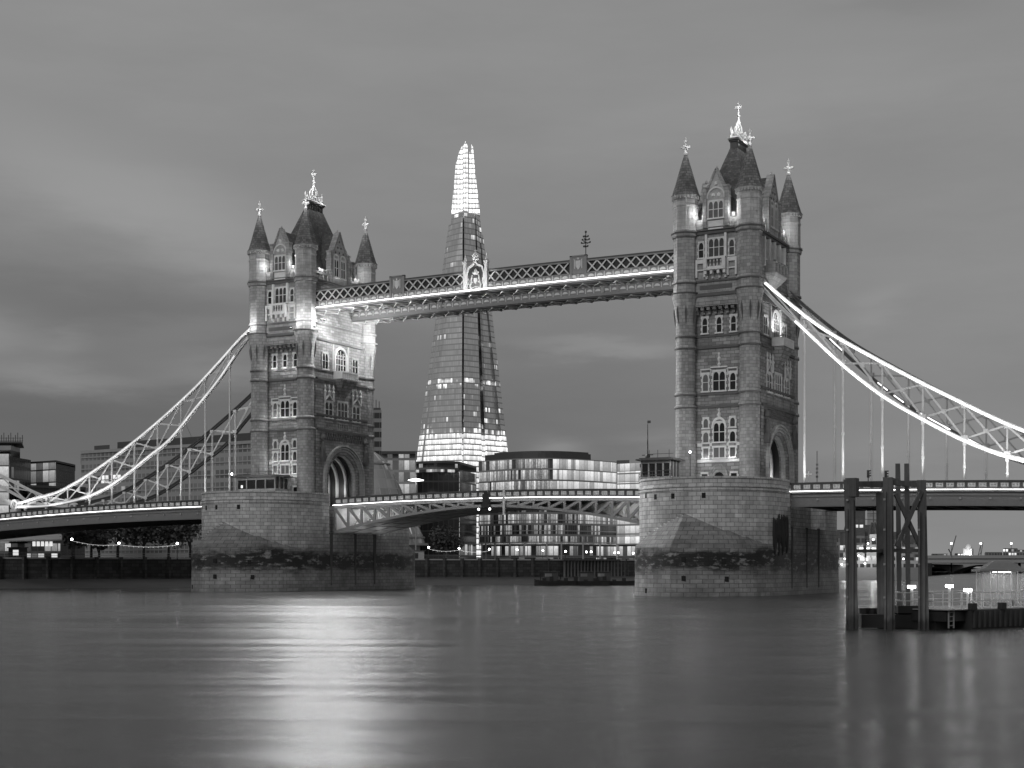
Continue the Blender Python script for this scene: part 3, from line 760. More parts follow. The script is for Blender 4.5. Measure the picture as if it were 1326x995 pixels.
    rd = MB(); rd.box(-6.6, 6.6, -4.8, 4.8, 15.0, 15.15); rd.build('roadway', M['asphalt'], T)
    return T
tower_l = make_tower('farther stone bridge tower with floodlit turret bases and both covered walkways entering its lit side')
tower_r = copy_tree(tower_l)
tower_l.location.x = -41; tower_r.location.x = 41
tower_r['label'] = 'nearer stone bridge tower with the bright suspension chains leaving its road face'
# the shore side of the nearer tower also shows its upper balcony
b = MB(TF['r']); b.loft([[(-k, 5.4, z), (k, 5.4, z), (k*.85, d, z), (-k*.85, d, z)] for z, k, d in ((47.3,1.0,5.7),(48.2,2.2,6.2),(49.0,3.1,6.8),(49.4,3.3,7.0))])
b.box(-3.2, 3.2, 6.75, 7.0, 51.0, 51.3); b.box(-3.2, 3.2, 5.4, 7.0, 49.4, 49.55)
for i in range(5): s = -3+i*1.5; b.box(s-.2, s+.2, 5.4, 7.0, 49.5, 51.2)
b.build('balcony', M['upper'], tower_r)
for s in (-3.6, -1.2, 1.2, 3.6): window(tower_r, 'r', 5.5, s, 51.5, 54.2, 1.2, 2, sur=.25)
for s in (-4.9, -2.4, 0, 2.4, 4.9): b = MB(TF['r']); b.box(s-.2, s+.2, 5.4, 6.1, 50.2, 54.6); b.build('buttress', M['portland'], tower_r)

# ------------------------------------------------------------------ decks
def z_side(x): return 15.3-.00045*(abs(x)-52)**2
def z_mid(x): return 15.0+.58*(1-(x/31.1)**2)
def deck_common(t, xs, zf, W, panels, mirror_led=True):
    mb = MB()                                            # roadway slab
    mb.loft([[(x, -W+.2, zf(x)-.25), (x, W-.2, zf(x)-.25), (x, W-.2, zf(x)+.1), (x, -W+.2, zf(x)+.1)] for x in xs])
    mb.build('roadway', M['asphalt'], t)
    for sy in (-1, 1):
        y = sy*W
        mb = MB()
        mb.path([(x, y, zf(x)+1.24) for x in xs], .42, .16); mb.path([(x, y, zf(x)+1.08) for x in xs], .26, .16)
        mb.path([(x, y, zf(x)+.22) for x in xs], .34, .2)
        n = len(panels)
        for x in panels: z = zf(x); mb.box(x-.17, x+.17, y-.16, y+.16, z+.3, z+1.05)
        b = mb.build('balustrade', M['dark_iron'], t)
        pm = MB()
        for xa, xb in zip(panels[:-1], panels[1:]):
            if sy < 0: pm = MB()
            a, c = xa+.3, xb-.3; z = (zf(xa)+zf(xb))/2; z0, z1 = z+.38, z+1.0; m_ = (a+c)/2; zm = (z0+z1)/2
            for p, q in (((a,z0),(c,z0)),((a,z1),(c,z1)),((a,z0),(a,z1)),((c,z0),(c,z1)),((a,z0),(m_,z1)),((m_,z0),(a,z1)),((m_,z0),(c,z1)),((c,z0),(m_,z1)),((a,zm),(c,zm)),((m_,z0),(m_,z1))):
                pm.bar((p[0], y, p[1]), (q[0], y, q[1]), .1, .12)
            if sy < 0: pm.build('fretwork_panel', M['white_iron'], b)
        if sy > 0: tag(pm.build('fretwork_panel', M['white_iron'], b), kind='stuff')
        if sy < 0 or mirror_led:
            mb = MB(); mb.path([(x, y+sy*.34, zf(x)+.02) for x in xs], .12, .09); mb.build('light_strip', M['led'], b)
def frange(a, b, step):
    n = max(1, round((b-a)/step)); return [a+(b-a)*i/n for i in range(n+1)]
def side_span(x0, x1, label):
    t = thing('side_span_deck', label, 'bridge deck', (0,0,0), 'bridge decks')
    xs = frange(x0, x1, 4.0); W = 9.3
    deck_common(t, xs, z_side, W, frange(x0+.3, x1-.3, 1.46))
    for sy in (-1, 1):
        mb = MB(); y = sy*(W-.25)
        mb.path([(x, y, z_side(x)-1.15) for x in xs], .14, 2.1); mb.path([(x, y, z_side(x)-.18) for x in xs], .75, .16); mb.path([(x, y, z_side(x)-2.2) for x in xs], .8, .16)
        mb.path([(x, y+sy*.12, z_side(x)-.75) for x in xs], .12, .14)
        mb.build('girder', M['blue_iron'], t)
        for k in range(0, len(xs)):
            x = xs[k]; m2 = MB(); m2.box(x-.16, x+.16, y+sy*.1-.12, y+sy*.1+.12, z_side(x)-1.35, z_side(x)-1.05); m2.build('bracket', M['grey_iron'], t)
    for x in frange(x0+1, x1-1, 2.9):
        m2 = MB(); z = z_side(x); m2.box(x-.12, x+.12, -W+.4, W-.4, z-2.2, z-.25); m2.build('cross_beam', M['dark_iron'], t)
    return t
side_span(52.4, 134, 'suspended road deck running to the right behind the dark mooring piles')
side_span(-134, -52.4, 'suspended road deck running left over the dark embankment trees')

def bascule(sx, label):
    t = thing('bascule_span', label, 'bridge deck', (0,0,0), 'bridge decks')
    xs = [sx*.12+sx*v for v in frange(0, 30.95, 2.0)]
    if sx < 0: xs = xs[::-1]
    W = 7.6
    deck_common(t, xs, z_mid, W, frange(min(xs)+.25, max(xs)-.25, 1.46))
    zb = lambda x: 14.15-4.0*(abs(x)/31)**1.75
    nod = frange(0.12, 31.0, 2.75)
    for y in (-7.3, -2.5, 2.5, 7.3):
        g = MB()
        g.path([(x, y, z_mid(x)-.35) for x in xs], .45, .42)
        g.path([(x, y, zb(x)+.2) for x in xs], .62, .45)
        g = g.build('girder', M['grey_iron'], t)
        br = MB()
        for i, d in enumerate(nod):
            x = sx*d; zt, z0 = z_mid(x)-.5, zb(x)+.3
            if zt-z0 > .3: br.bar((x, y, z0), (x, y, zt), .38, .32)
            if i+1 < len(nod):
                x2 = sx*nod[i+1]
                if z_mid(x2)-zb(x2) > 1.6: br.bar((x2, y, z_mid(x2)-.5), (x, y, zb(x)+.35), .3, .42)
                if abs(y) < 5 and z_mid(x2)-zb(x2) > 1.8: br.bar((x2, y, zb(x2)+.4), (x, y, z_mid(x)-.55), .2, .2)
        br.build('web_bracing', M['grey_iron'] if abs(y) > 5 else M['white_iron'], g)
    for i, d in enumerate(nod[1:]):                        # soffit plating between the bottom chords
        x = sx*d; x2 = sx*nod[i]
        for ya, yb in ((-7.0,-2.8),(-2.2,2.2),(2.8,7.0)):
            if i % 1 == 0 and d > 5:
                m2 = MB(); m2.loft([[(x2+sx*.25, ya, zb(x2)+.1), (x2+sx*.25, yb, zb(x2)+.1), (x2+sx*.25, yb, zb(x2)+.2), (x2+sx*.25, ya, zb(x2)+.2)], [(x-sx*.25, ya, zb(x)+.1), (x-sx*.25, yb, zb(x)+.1), (x-sx*.25, yb, zb(x)+.2), (x-sx*.25, ya, zb(x)+.2)]])
                m2.build('soffit_plate', M['grey_iron'], t)
        m2 = MB(); m2.bar((x, -7.2, zb(x)+.15), (x, 7.2, zb(x)+.15), .3, .3); m2.build('cross_beam', M['grey_iron'], t)
    pl = MB(); x = sx*30.95; pl.box(min(x-sx*.1, x), max(x-sx*.1, x), -7.1, 7.1, 10.3, 14.8); pl.build('end_plate', M['white_iron'], t)
    for d in (22.5, 26.5, 29.0):
        for y in (-4.8, 0, 4.8): lamp(sx*d, y, 13.6, 70, .15, t)
    for y in (-6, 0, 6): lamp(sx*29.5, y, 6.5, 260, .3, t, 130, (-sx*.75, 0, 1))  # added uplights stand in for water-reflected light on the soffit
    return t
bas_l = bascule(-1, 'bascule leaf reaching out from the farther pier with lit truss and plated underside')
bas_r = bascule(1, 'bascule leaf reaching out from the nearer pier with lit triangular truss openings')
# navigation signal gear hanging at the meeting point
t = thing('navigation_signal', 'black signal box with two small lamps at the middle of the road span', 'signal', (0, -7.95, 14.6))
mb = MB(); mb.box(-.6, .6, -.35, .1, .1, 1.7); mb.box(-.8, .8, -.45, -.05, -.5, .1); mb.box(-.3, .3, -.4, -.1, 1.7, 2.0); mb.build('box', M['black'], t)
for s in (-1.2, .9):
    mb = MB(); mb.ball(s, -.5, -.85, .2, 8); mb.build('lamp', M['bulb_soft'], t)
# gauge board hung from the near leaf
t = thing('navigation_mast', 'white upright post fixed across the balustrade of the left leaf', 'post', (3.4, -8.1, 0))
mb = MB(); mb.box(-.16, .16, -.16, .16, 12.9, 17.0); mb.box(-.22, .22, -.22, .22, 12.8, 12.9); mb.build('post', M['white_iron'], t)

# ------------------------------------------------------------------ high-level walkways
def walkway(yc, label, crest):
    t = thing('covered_walkway', label, 'walkway', (0,0,0), 'high-level walkways between the towers')
    X0, X1 = -35.4, 35.4; xs = frange(X0, X1, 2.95)
    zo = lambda x: .22*(1-(x/35.4)**2)
    zl = lambda x: 50.0+zo(x)
    hw = 1.8
    f = MB(); f.loft([[(x, yc-hw, zl(x)-.55), (x, yc+hw, zl(x)-.55), (x, yc+hw, zl(x)-.2), (x, yc-hw, zl(x)-.2)] for x in xs]); f.build('floor', M['blue_iron'], t)
    g = MB(); g.loft([[(x, yc-hw+.25, zl(x)-.2), (x, yc+hw-.25, zl(x)-.2), (x, yc+hw-.25, zl(x)+3.1), (x, yc-hw+.25, zl(x)+3.1)] for x in xs]); g.build('glazing', M['glazing'], t)
    r = MB(); r.loft([[(x, yc-hw-.12, zl(x)+3.05), (x, yc+hw+.12, zl(x)+3.05), (x, yc+hw+.12, zl(x)+3.3), (x, yc+.6, zl(x)+3.65), (x, yc-.6, zl(x)+3.65), (x, yc-hw-.12, zl(x)+3.3)] for x in xs]); r.build('roof', M['dark_iron'], t)
    for sy in (-1, 1):
        y = yc+sy*hw
        s = MB(); s.path([(x, y, zl(x)-.1) for x in xs], .3, .5); s.path([(x, y, zl(x)+1.08) for x in xs], .26, .14); s.path([(x, y, zl(x)+2.98) for x in xs], .26, .2)
        s.loft([[(x, y-.05, zl(x)+.15), (x, y+.05, zl(x)+.15), (x, y+.05, zl(x)+1.02), (x, y-.05, zl(x)+1.02)] for x in xs])
        s = s.build('fascia', M['grey_iron'], t)
        o = MB()
        n = 46; st = (X1-X0)/n
        for i in range(n):                                  # arched ornaments of the lower fascia
            x = X0+(i+.5)*st; z = zl(x); yy = y+sy*.1
            o.add([(x+.5*math.cos(math.pi*k/6), yy-sy*.08, z+.42+.42*math.sin(math.pi*k/6)) for k in range(7)]+[(x+.5*math.cos(math.pi*k/6), yy+sy*.03, z+.42+.42*math.sin(math.pi*k/6)) for k in range(7)],
                  [tuple(range(7)), tuple(range(13, 6, -1))]+[(k, (k+1) % 7, 7+(k+1) % 7, 7+k) for k in range(7)])
            o.box(x+st/2-.06, x+st/2+.06, min(y, yy), max(y, yy), z+.15, z+1.0)
        o.build('arched_ornament', M['white_iron'], s)
        l = None; n = 42; st = (X1-X0)/n
        gaps = [(-1.9, 2.3), (-17.5, 1.45), (17.0, 1.45)]
        for i in range(n):
            a, b = X0+i*st, X0+(i+1)*st
            if any(abs((a+b)/2-c) < w for c, w in gaps):
                if l: l.build('lattice', M['white_iron'], s)
                l = None; continue
            l = l or MB()
            l.bar((a, y, zl(a)+1.15), (b, y, zl(b)+2.9), .11, .2); l.bar((b, y+.02, zl(b)+1.15), (a, y+.02, zl(a)+2.9), .1, .2)
        if l: l.build('lattice', M['white_iron'], s)
        if sy < 0 and yc < 0:
            e = MB(); e.path([(x, y+sy*.6, zl(x)-.02) for x in xs], .14, .12)
            e.build('light_strip', M['led_walk'], s)
        for c, w in gaps[1:]:
            p = MB(); p.box(c-1.4, c+1.4, y+sy*.02-.14, y+sy*.02+.14, zl(c)+1.1, zl(c)+3.75); p.box(c-1.5, c-1.1, y-.25, y+.25, zl(c)+.1, zl(c)+3.9); p.box(c+1.1, c+1.5, y-.25, y+.25, zl(c)+.1, zl(c)+3.9); p.box(c-1.5, c+1.5, y-.25, y+.25, zl(c)+3.75, zl(c)+3.95)
            p = p.build('shield_panel', M['grey_iron'], t)
            q = MB(TF['f'] if sy < 0 else TF['b']); q.tf = (lambda s_, d, z, c=c, y=y, sy=sy: (c+s_, y+sy*(.1+d), z))
            z = zl(c)+1.6; q.prism([(-.45,z+1.5),(.45,z+1.5),(.45,z+.6),(0,z),(-.45,z+.6)], 0, .14); q.ball(0, .1, z+1.75, .2, 6); q.box(-.7,-.55,0,.12,z+.2,z+1.7); q.box(.55,.7,0,.12,z+.2,z+1.7)
            q.build('coat_of_arms', M['white_iron'], p)
    # under-floor bracing
    n = 24; st = (X1-X0)/n
    for i in range(n):
        a, b = X0+i*st, X0+(i+1)*st; k = MB(); k.bar((a, yc-hw+.1, zl(a)-.65), (b, yc+hw-.1, zl(b)-.65), .12, .14); k.bar((b, yc-hw+.1, zl(b)-.68), (a, yc+hw-.1, zl(a)-.68), .12, .14); k.bar((a, yc-hw, zl(a)-.66), (a, yc+hw, zl(a)-.66), .2, .18); k.build('floor_brace', M['white_iron'], t)
    c = -1.9; y = yc-hw-.15; z0 = zl(c)-.2
    if crest:
        k = MB(); k.tf = lambda s_, d, z: (c+s_, y-d, z0+z)
        k.box(-2.3, -1.8, -.3, .35, 0, 4.7); k.box(1.8, 2.3, -.3, .35, 0, 4.7)
        for s in (-2.05, 2.05):
            k.box(s-.38, s+.38, -.35, .42, 4.7, 4.9); k.lathe([(.2,4.9),(.38,5.2),(.2,5.5),(.08,5.9),(.16,6.1),(.02,6.3)], s, 0, 6)
        o = [(-1.8,3.0)]+[(-1.75+.5*i/6, 3.0+1.2*math.sin(math.pi/2*i/6)) for i in range(1,7)]+[(-.7,4.4),(-.3,4.7),(0,5.3),(.3,4.7),(.7,4.4)]+[(1.25+.5*i/6, 4.2-1.2*(1-math.cos(math.pi/2*i/6))) for i in range(7)]+[(1.8,3.0)]
        i_ = [(x*.84, 3.0+(zz-3.0)*.78) for x, zz in o[1:-1]]
        k.prism([(-1.8,.1)]+o+[(1.8,.1),(1.5,.1)]+[(1.5,3.0)]+i_[::-1]+[(-1.5,3.0),(-1.5,.1)], 0, .3)
        k.box(-1.8, 1.8, 0, .35, 0, .35)
        cr = k.build('crest_frame', M['white_iron'], t)
        k = MB(); k.tf = lambda s_, d, z: (c+s_, y-d, z0+z); k.box(-1.55, 1.55, -.2, .03, .3, 4.2); k.build('crest_field', M['black'], cr)
        k = MB(); k.tf = lambda s_, d, z: (c+s_, y-d, z0+z)
        k.prism([(-.3,2.2),(.3,2.2),(.3,1.6),(0,1.2),(-.3,1.6)], 0, .2)
        for m_ in (-1, 1):                                  # rearing supporters either side of the shield
            k.tube([(m_*.95, .12, .45), (m_*1.0, .14, 1.0), (m_*.8, .16, 1.5), (m_*.75, .16, 2.1), (m_*.62, .16, 2.5)], [.1, .13, .16, .13, .1], 6)
            k.tube([(m_*.78, .16, 1.9), (m_*.5, .2, 2.2)], [.1, .07], 5); k.tube([(m_*.78, .16, 1.5), (m_*.45, .2, 1.5)], [.1, .07], 5)
            k.tube([(m_*1.0, .12, 1.0), (m_*1.3, .12, 1.2), (m_*1.25, .12, 1.8), (m_*1.4, .12, 2.2)], [.07, .07, .07, .1], 5)
            k.tube([(m_*.95, .12, .5), (m_*.55, .12, .45)], [.1, .07], 5); k.ball(m_*.62, .18, 2.62, .15, 6)
        k.tube([(-1.1, .1, .55), (0, .12, .75), (1.1, .1, .55)], .09, 5)
        for s in (-.5, -.17, .17, .5): k.ball(s, .12, 3.1+.15*(abs(s) < .3), .17, 6)
        k.lathe([(.4,2.75),(.45,3.0),(.2,3.3),(.3,3.5),(.02,3.8)], 0, .1, 8)
        k.build('crest_emblem', M['white_iron'], cr)
        k = MB(); k.tf = lambda s_, d, z: (c+s_, y-d, z0+z)
        k.lathe([(.42,5.1),(.55,5.35),(.5,5.6),(.62,5.95),(.4,6.3),(.12,6.5),(.18,6.7),(.02,6.95)], 0, .05, 8); k.box(-.3,.3,0,.1,6.65,6.8); k.build('crown', M['white_iron'], cr)
        lamp(c-1.3, y-2.6, z0+.6, 750, .2, t, 110, (.2, .75, .6)); lamp(c+1.3, y-2.6, z0+.6, 750, .2, t, 110, (-.2, .75, .6))
    return t
wk_n = walkway(-6.2, 'nearer covered lattice walkway with lit crest and bright light line', True)
wk_f = walkway(6.2, 'second covered walkway partly hidden behind the nearer one', False)
for x_ in (-29, -20, 20, 29): lamp(x_, 0, 47.6, 60, .2, wk_n)  # free-hanging lamps added to brighten the walkway undersides
t = thing('weather_vane', 'thin metal weather vane standing on the walkway roof right of the crest', 'weather vane', (17.4, -6.2, 53.6))
mb = MB(); mb.tube([(0,0,0),(0,0,4.6)], .07, 6)
for z, w in ((2.2,.35),(2.8,.75),(3.3,.6),(3.8,.4)): mb.bar((-w,0,z),(w,0,z),.14,.14); mb.bar((0,-w,z+.1),(0,w,z+.1),.14,.14); mb.ball(-w,0,z+.1,.16,6); mb.ball(w,0,z+.1,.16,6)
mb.ball(0,0,4.6,.2,6); mb.build('vane', M['dark_iron'], t)

# ------------------------------------------------------------------ suspension chains
UP_R = [(5.6,48.6),(7.2,47.0),(11.5,43.1),(16.4,39.2),(24,34.4),(33.2,29.05),(44.2,23.25),(54,19.9),(62,18.2),(68,17.2)]
LO_R = [(5.6,47.6),(9.0,43.75),(13.1,39.65),(18.9,33.95),(24.7,29.15),(30.5,25.45),(36.1,22.3),(42,19.8),(50,17.8),(59,16.8),(68,16.6)]
UP_L = [(5.6,49.0),(9.5,46.9),(15.8,41.9),(21.9,37.25),(33.2,30.05),(44.5,24.0),(55.2,19.45),(62,18.1),(67,17.1)]
LO_L = [(5.6,48.2),(9.7,45.3),(15.5,38.95),(21.4,33.65),(27.2,28.5),(33.0,25.1),(39,21.65),(45,19.0),(50.5,17.65),(58.8,16.65),(67,16.5)]
def interp(tab, d):
    for (a, za), (b, zb) in zip(tab[:-1], tab[1:]):
        if d <= b: f = (d-a)/(b-a); break
    else: return tab[-1][1]
    # catmull-rom through the surveyed points
    i = tab.index((a, za)); p = tab[max(i-1,0)]; q = tab[min(i+2,len(tab)-1)]
    m0 = (zb-p[1])/(b-p[0])*(b-a); m1 = (q[1]-za)/(q[0]-a)*(b-a)
    return za*(2*f**3-3*f**2+1)+m0*(f**3-2*f**2+f)+zb*(-2*f**3+3*f**2)+m1*(f**3-f**2)
def chain(sx, y, up, lo, label, led_u, led_l, mat, brace_mat, short=False):
    t = thing('suspension_chain', label, 'suspension chain', (0,0,0), 'suspension chains of the bridge')
    ds = frange(5.6, 67.5, 1.55); X = lambda d: sx*(41+d)
    for nm, tab, led in (('upper_chord', up, led_u), ('lower_chord', lo, led_l)):
        m_ = MB(); P = [(X(d), y, interp(tab, d)) for d in ds]
        m_.path(P, .5, .16); m_.path([(a, b-0, c-.5) for a, b, c in P], .5, .14); m_.path([(a, b, c-.25) for a, b, c in P], .2, .5)
        c = m_.build(nm, mat, t)
        if led:
            off, st, en = (-.22, 1.6, 60) if led != 'far' else (-.22, 1.6, 60)
            L = MB(); L.path([(a, y-.33, zc-.3) for (a, b, zc), d in zip(P, ds) if d > (7 if nm == 'upper_chord' else 10.6)], .12, .15 if led == 'led' else .24); L.build('light_strip', M[led], c)  # left chain: glowing strip added to stand for floodlit white paint
    nodes = [13.1+5.78*i for i in range(10)]
    for i, d in enumerate(nodes):
        zu, zl_ = interp(up, d)-.5, interp(lo, d)
        m_ = MB(); m_.bar((X(d), y, zl_), (X(d), y, zu), .22, .26); m_.box(X(d)-.45, X(d)+.45, y-.27, y+.27, zl_-.15, zl_+.45); m_.box(X(d)-.4, X(d)+.4, y-.27, y+.27, zu-.35, zu+.15); m_.build('brace', brace_mat, t)
        if i+1 < len(nodes) and zu-zl_ > .4:
            e = nodes[i+1]; m_ = MB(); m_.bar((X(d), y+.05, zl_), (X(e), y+.05, interp(up, e)-.4), .12, .26); m_.bar((X(d), y-.08, zu), (X(e), y-.08, interp(lo, e)), .12, .26)
            cx_, cz_ = X((d+e)/2), (zl_+zu+interp(up, e)-.4+interp(lo, e))/4
            m_.box(cx_-.28, cx_+.28, y-.18, y+.14, cz_-.28, cz_+.28)
            m_.build('brace', brace_mat, t)
        if zl_-z_side(X(d)) > 1.2:
            h = MB(); zb_ = z_side(X(d)); h.tube([(X(d), y, zb_+.1), (X(d), y, (zb_+zl_)/2-.3), (X(d), y, (zb_+zl_)/2), (X(d), y, zl_-.6)], [.19,.17,.17,.16], 8)
            h.lathe([(.15,zb_+(zl_-zb_)*.45-.3),(.22,zb_+(zl_-zb_)*.45-.2),(.22,zb_+(zl_-zb_)*.45+.2),(.15,zb_+(zl_-zb_)*.45+.3)], X(d), y, 8)
            h.box(X(d)-.22, X(d)+.22, y-.2, y+.2, zl_-1.0, zl_-.1)
            h.build('hanger', M['white_iron'], t)
            if y < 0: lamp(X(d), y-1.6, zb_+1.5, 330, .1, t, 70, (0, .14, 1), 1.0)  # added uplight standing in for the deck strip's light on the hanger
    # first diagonal next to the tower
    m_ = MB(); m_.bar((X(7.5), y, interp(up,7.5)-.4), (X(13.1), y, interp(lo,13.1)), .14, .24); m_.build('brace', brace_mat, t)
    pin = MB(TF['f']); 
    return t
ch = [chain(1, -7.9, UP_R, LO_R, 'front suspension chain right of the nearer tower lined with glaring light strips', 'led', 'led', M['white_iron'], M['white_iron']),
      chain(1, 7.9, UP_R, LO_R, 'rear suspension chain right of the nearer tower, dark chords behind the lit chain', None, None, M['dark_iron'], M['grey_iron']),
      chain(-1, -7.9, UP_L, LO_L, 'front suspension chain left of the farther tower, painted white and floodlit', 'chord_glow', 'chord_glow', M['white_iron'], M['white_iron']),
      chain(-1, 7.9, UP_L, LO_L, 'rear suspension chain left of the farther tower with dark chords and pale bracing', None, None, M['dark_iron'], M['white_iron'])]  # rear chords darkened in colour: their near side is unlit
for c, sx in zip(ch, (1, 1, -1, -1)):                          # intermittent strips on the far chain's lower chord
    if c is ch[1]:
        for a, b in ((12.4,14.4),(20,21.5),(22.5,24),(26,31),(33,36),(38,43)):
            L = MB(); L.path([(41+d, 7.9-.33, interp(LO_R, d)-.15) for d in frange(a, b, 1)], .12, .16); L.build('light_strip', M['led_soft'], c)
for x_ in (55,62,69,76,83,90,97): lamp(x_, -10.6, z_side(x_)+1.5, 1100, .2, ch[0], 140, (0, .3, 1))  # lamps added to brighten the bracing of the front right chain
for x_ in (-58,-68,-78,-88,-98,-107): lamp(x_, -10.6, z_side(x_)+1.5, 1500, .2, ch[2], 140, (0, .3, 1))
# pinned joint and the short land chain on the left
for y, lab in ((-7.9, 'round white pin joint and short rising chain at the left end, front side'), (7.9, 'round white pin joint and short rising chain at the left end, behind the deck rail')):
    t = thing('land_chain', lab, 'suspension chain', (-108.9, y, 0), 'short land chains')
    k = MB(); k.tf = lambda s_, d, z: (s_, -d, z)
    for r0, r1, d0, d1 in ((.55, 1.05, -.5, .5),):
        A = [(r1*math.cos(2*math.pi*i/20), 16.7+r1*math.sin(2*math.pi*i/20)) for i in range(20)]; B = [(r0*math.cos(2*math.pi*i/20), 16.7+r0*math.sin(2*math.pi*i/20)) for i in range(20)]
        n = 20
        k.add([(a, d0, z) for a, z in A]+[(a, d1, z) for a, z in A]+[(a, d0, z) for a, z in B]+[(a, d1, z) for a, z in B],
              [(i, (i+1)%n, n+(i+1)%n, n+i) for i in range(n)]+[(2*n+i, 2*n+(i+1)%n, 3*n+(i+1)%n, 3*n+i) for i in range(n)]+[(n+i, n+(i+1)%n, 3*n+(i+1)%n, 3*n+i) for i in range(n)]+[(i, (i+1)%n, 2*n+(i+1)%n, 2*n+i) for i in range(n)])
    k.box(-.9, .9, -.6, .6, 14.4, 15.8)
    k.build('pin_joint', M['white_iron'], t)
    k = MB(); k.tube([(.0,0,16.7),(.0,0,16.71)], .3, 6); pk = k
    lo = [(-.9,16.9),(-8,17.3),(-14,18.6),(-22,21.9),(-30,26)]; up = [(-.9,17.3),(-6,18.4),(-12,20.4),(-22,24.3),(-30,28)]
    for nm, tab in (('upper_chord', up), ('lower_chord', lo)):
        k = MB(); k.path([(a, 0, z) for a, z in tab], .5, .5); k.build(nm, M['white_iron'], t)
    for (a, b) in zip(range(4), range(1, 5)):
        k = MB(); k.bar((lo[a][0], 0, lo[a][1]), (up[b][0], 0, up[b][1]), .14, .26); k.bar((up[a][0], .1, up[a][1]), (lo[b][0], .1, lo[b][1]), .14, .26); k.bar((lo[b][0], -.1, lo[b][1]), (up[b][0], -.1, up[b][1]), .2, .2); k.build('brace', M['white_iron'], t)

# ------------------------------------------------------------------ things on the piers
def cabin(loc, rz, w, d, h, label, lit):
    t = thing('control_cabin', label, 'cabin', loc); t.rotation_euler.z = rz
    m = MB(); m.box(-w/2, w/2, -d/2, d/2, 0, .9); m.build('plinth', M['turret'], t)
    m = MB(); m.box(-w/2+.1, w/2-.1, -d/2+.1, d/2-.1, .9, h); m.build('glazing', M['glass'], t)
    m = MB()
    for i in range(5):
        x = -w/2+i*w/4
        for y in (-d/2, d/2): m.box(x-.1, x+.1, y-.1, y+.1, .9, h)
    for y in (-d/2+d/3, d/2-d/3):
        for x in (-w/2, w/2): m.box(x-.1, x+.1, y-.1, y+.1, .9, h)
    for y in (-d/2, d/2): m.box(-w/2, w/2, y-.06, y+.06, h-.45, h)
    m.build('mullion', M['grey_iron'], t)
    m = MB(); m.box(-w/2-.7, w/2+.7, -d/2-.7, d/2+.7, h, h+.22); m.box(-w/2-.3, w/2+.3, -d/2-.3, d/2+.3, h+.22, h+.4); m.build('roof', M['dark_iron'], t)
    m = MB()
    for x in (-w*.4, -w*.1, w*.3): m.tube([(x,0,h+.4),(x,0,h+1.7)], .04, 5)
    m.path([(-w*.45,0,h+1.1),(w*.45,0,h+1.1)], .06, .06); m.build('roof_aerial', M['black'], t)
    if lit:
        m = MB(); m.box(-w/2+.7, -w/2+1.1, -d/2+.05, -d/2+.09, 1.1, 1.6); m.build('lit_pane', M['lit_room'], t)
    return t
cabin((-41.3,-14.6,16.9), 0, 8.2, 3.6, 2.9, 'low glazed control cabin on the farther pier beneath the tower windows', True)
cr_ = cabin((34.2,-15.3,16.8), 0, 4.6, 3.6, 3.3, 'small dark control cabin on the left edge of the nearer pier', False)
def globe_lamp(x, y, z, h, label, e=160, group='globe lamps', name='street_lamp', r=.17):
    t = thing(name, label, 'street lamp', (x, y, z), group)
    m = MB(); m.lathe([(.16,0),(.16,.3),(.07,.5),(.055,h-.25),(.12,h-.2),(.12,h-.1)], 0, 0, 8); m.build('post', M['black'], t)
    m = MB(); m.ball(0, 0, h+r*.7, r, 10); m.build('globe', M['bulb'], t)
    if e: lamp(0, 0, h+r*2.6, e, .2, t)
    return t
globe_lamp(-42.5, -21.5, 16.9, 3.1, 'single bright lamp standing on the farther pier at its cabin', 300)
globe_lamp(40.6, -19.5, 16.2, 4.6, 'single bright lamp in front of the tower windows on the nearer pier', 900)
t = thing('signal_mast', 'tall thin signal mast with crossarms on the left edge of the nearer pier', 'mast', (31.2,-13.2,16.2))
m = MB(); m.tube([(0,0,0),(0,0,5.2),(0,0,10.4)], [.16,.12,.04], 8); m.box(-1.1,1.1,-.08,.08,3.7,3.85); m.box(-.9,.9,-.08,.08,5.0,5.1); m.lathe([(.32,3.9),(.4,4.3),(.4,4.9),(.3,5.2)],0,0,8)
for s in (-1.05,1.05): m.box(s-.16,s+.16,-.2,.2,3.2,3.7)
m.build('mast', M['black'], t)
m = MB(); m.box(0,.5,-.02,.02,9.9,10.3); m.build('flag', M['dark_iron'], t)
t = thing('railing', 'dark pipe railing on top of the nearer pier beside the cabin', 'railing', (0,0,0))
m = MB()
pts = [(41+10.1*math.cos(R(a)), -13.8-10.1*math.sin(R(a))) for a in range(100, 181, 10)]
for z in (17.6, 18.1): m.tube([(x,y,z) for x,y in pts], .04, 5)
for x, y in pts: m.tube([(x,y,17.0),(x,y,18.1)], .04, 5)
m.build('rail', M['black'], t)

# traffic lights on the right approach, seen from the side
for (x, y, s, lab) in ((62.3, -3.0, 1.0, 'black three-lamp traffic light above the deck rail, the taller left one'), (64.4, -1.0, .8, 'black three-lamp traffic light above the deck rail, the smaller right one')):
    t = thing('traffic_light', lab, 'traffic light', (x, y, z_side(x)), 'traffic lights on the right deck')
    m = MB(); m.tube([(0,0,.1),(0,0,2.4)], .07, 6); m.box(-.16,.16,-.16,.16,2.2,3.3)
    for z in (2.35,2.72,3.09): m.box(.16,.42,-.14,.14,z+.05,z+.22)
    m.build('signal_head', M['black'], t)
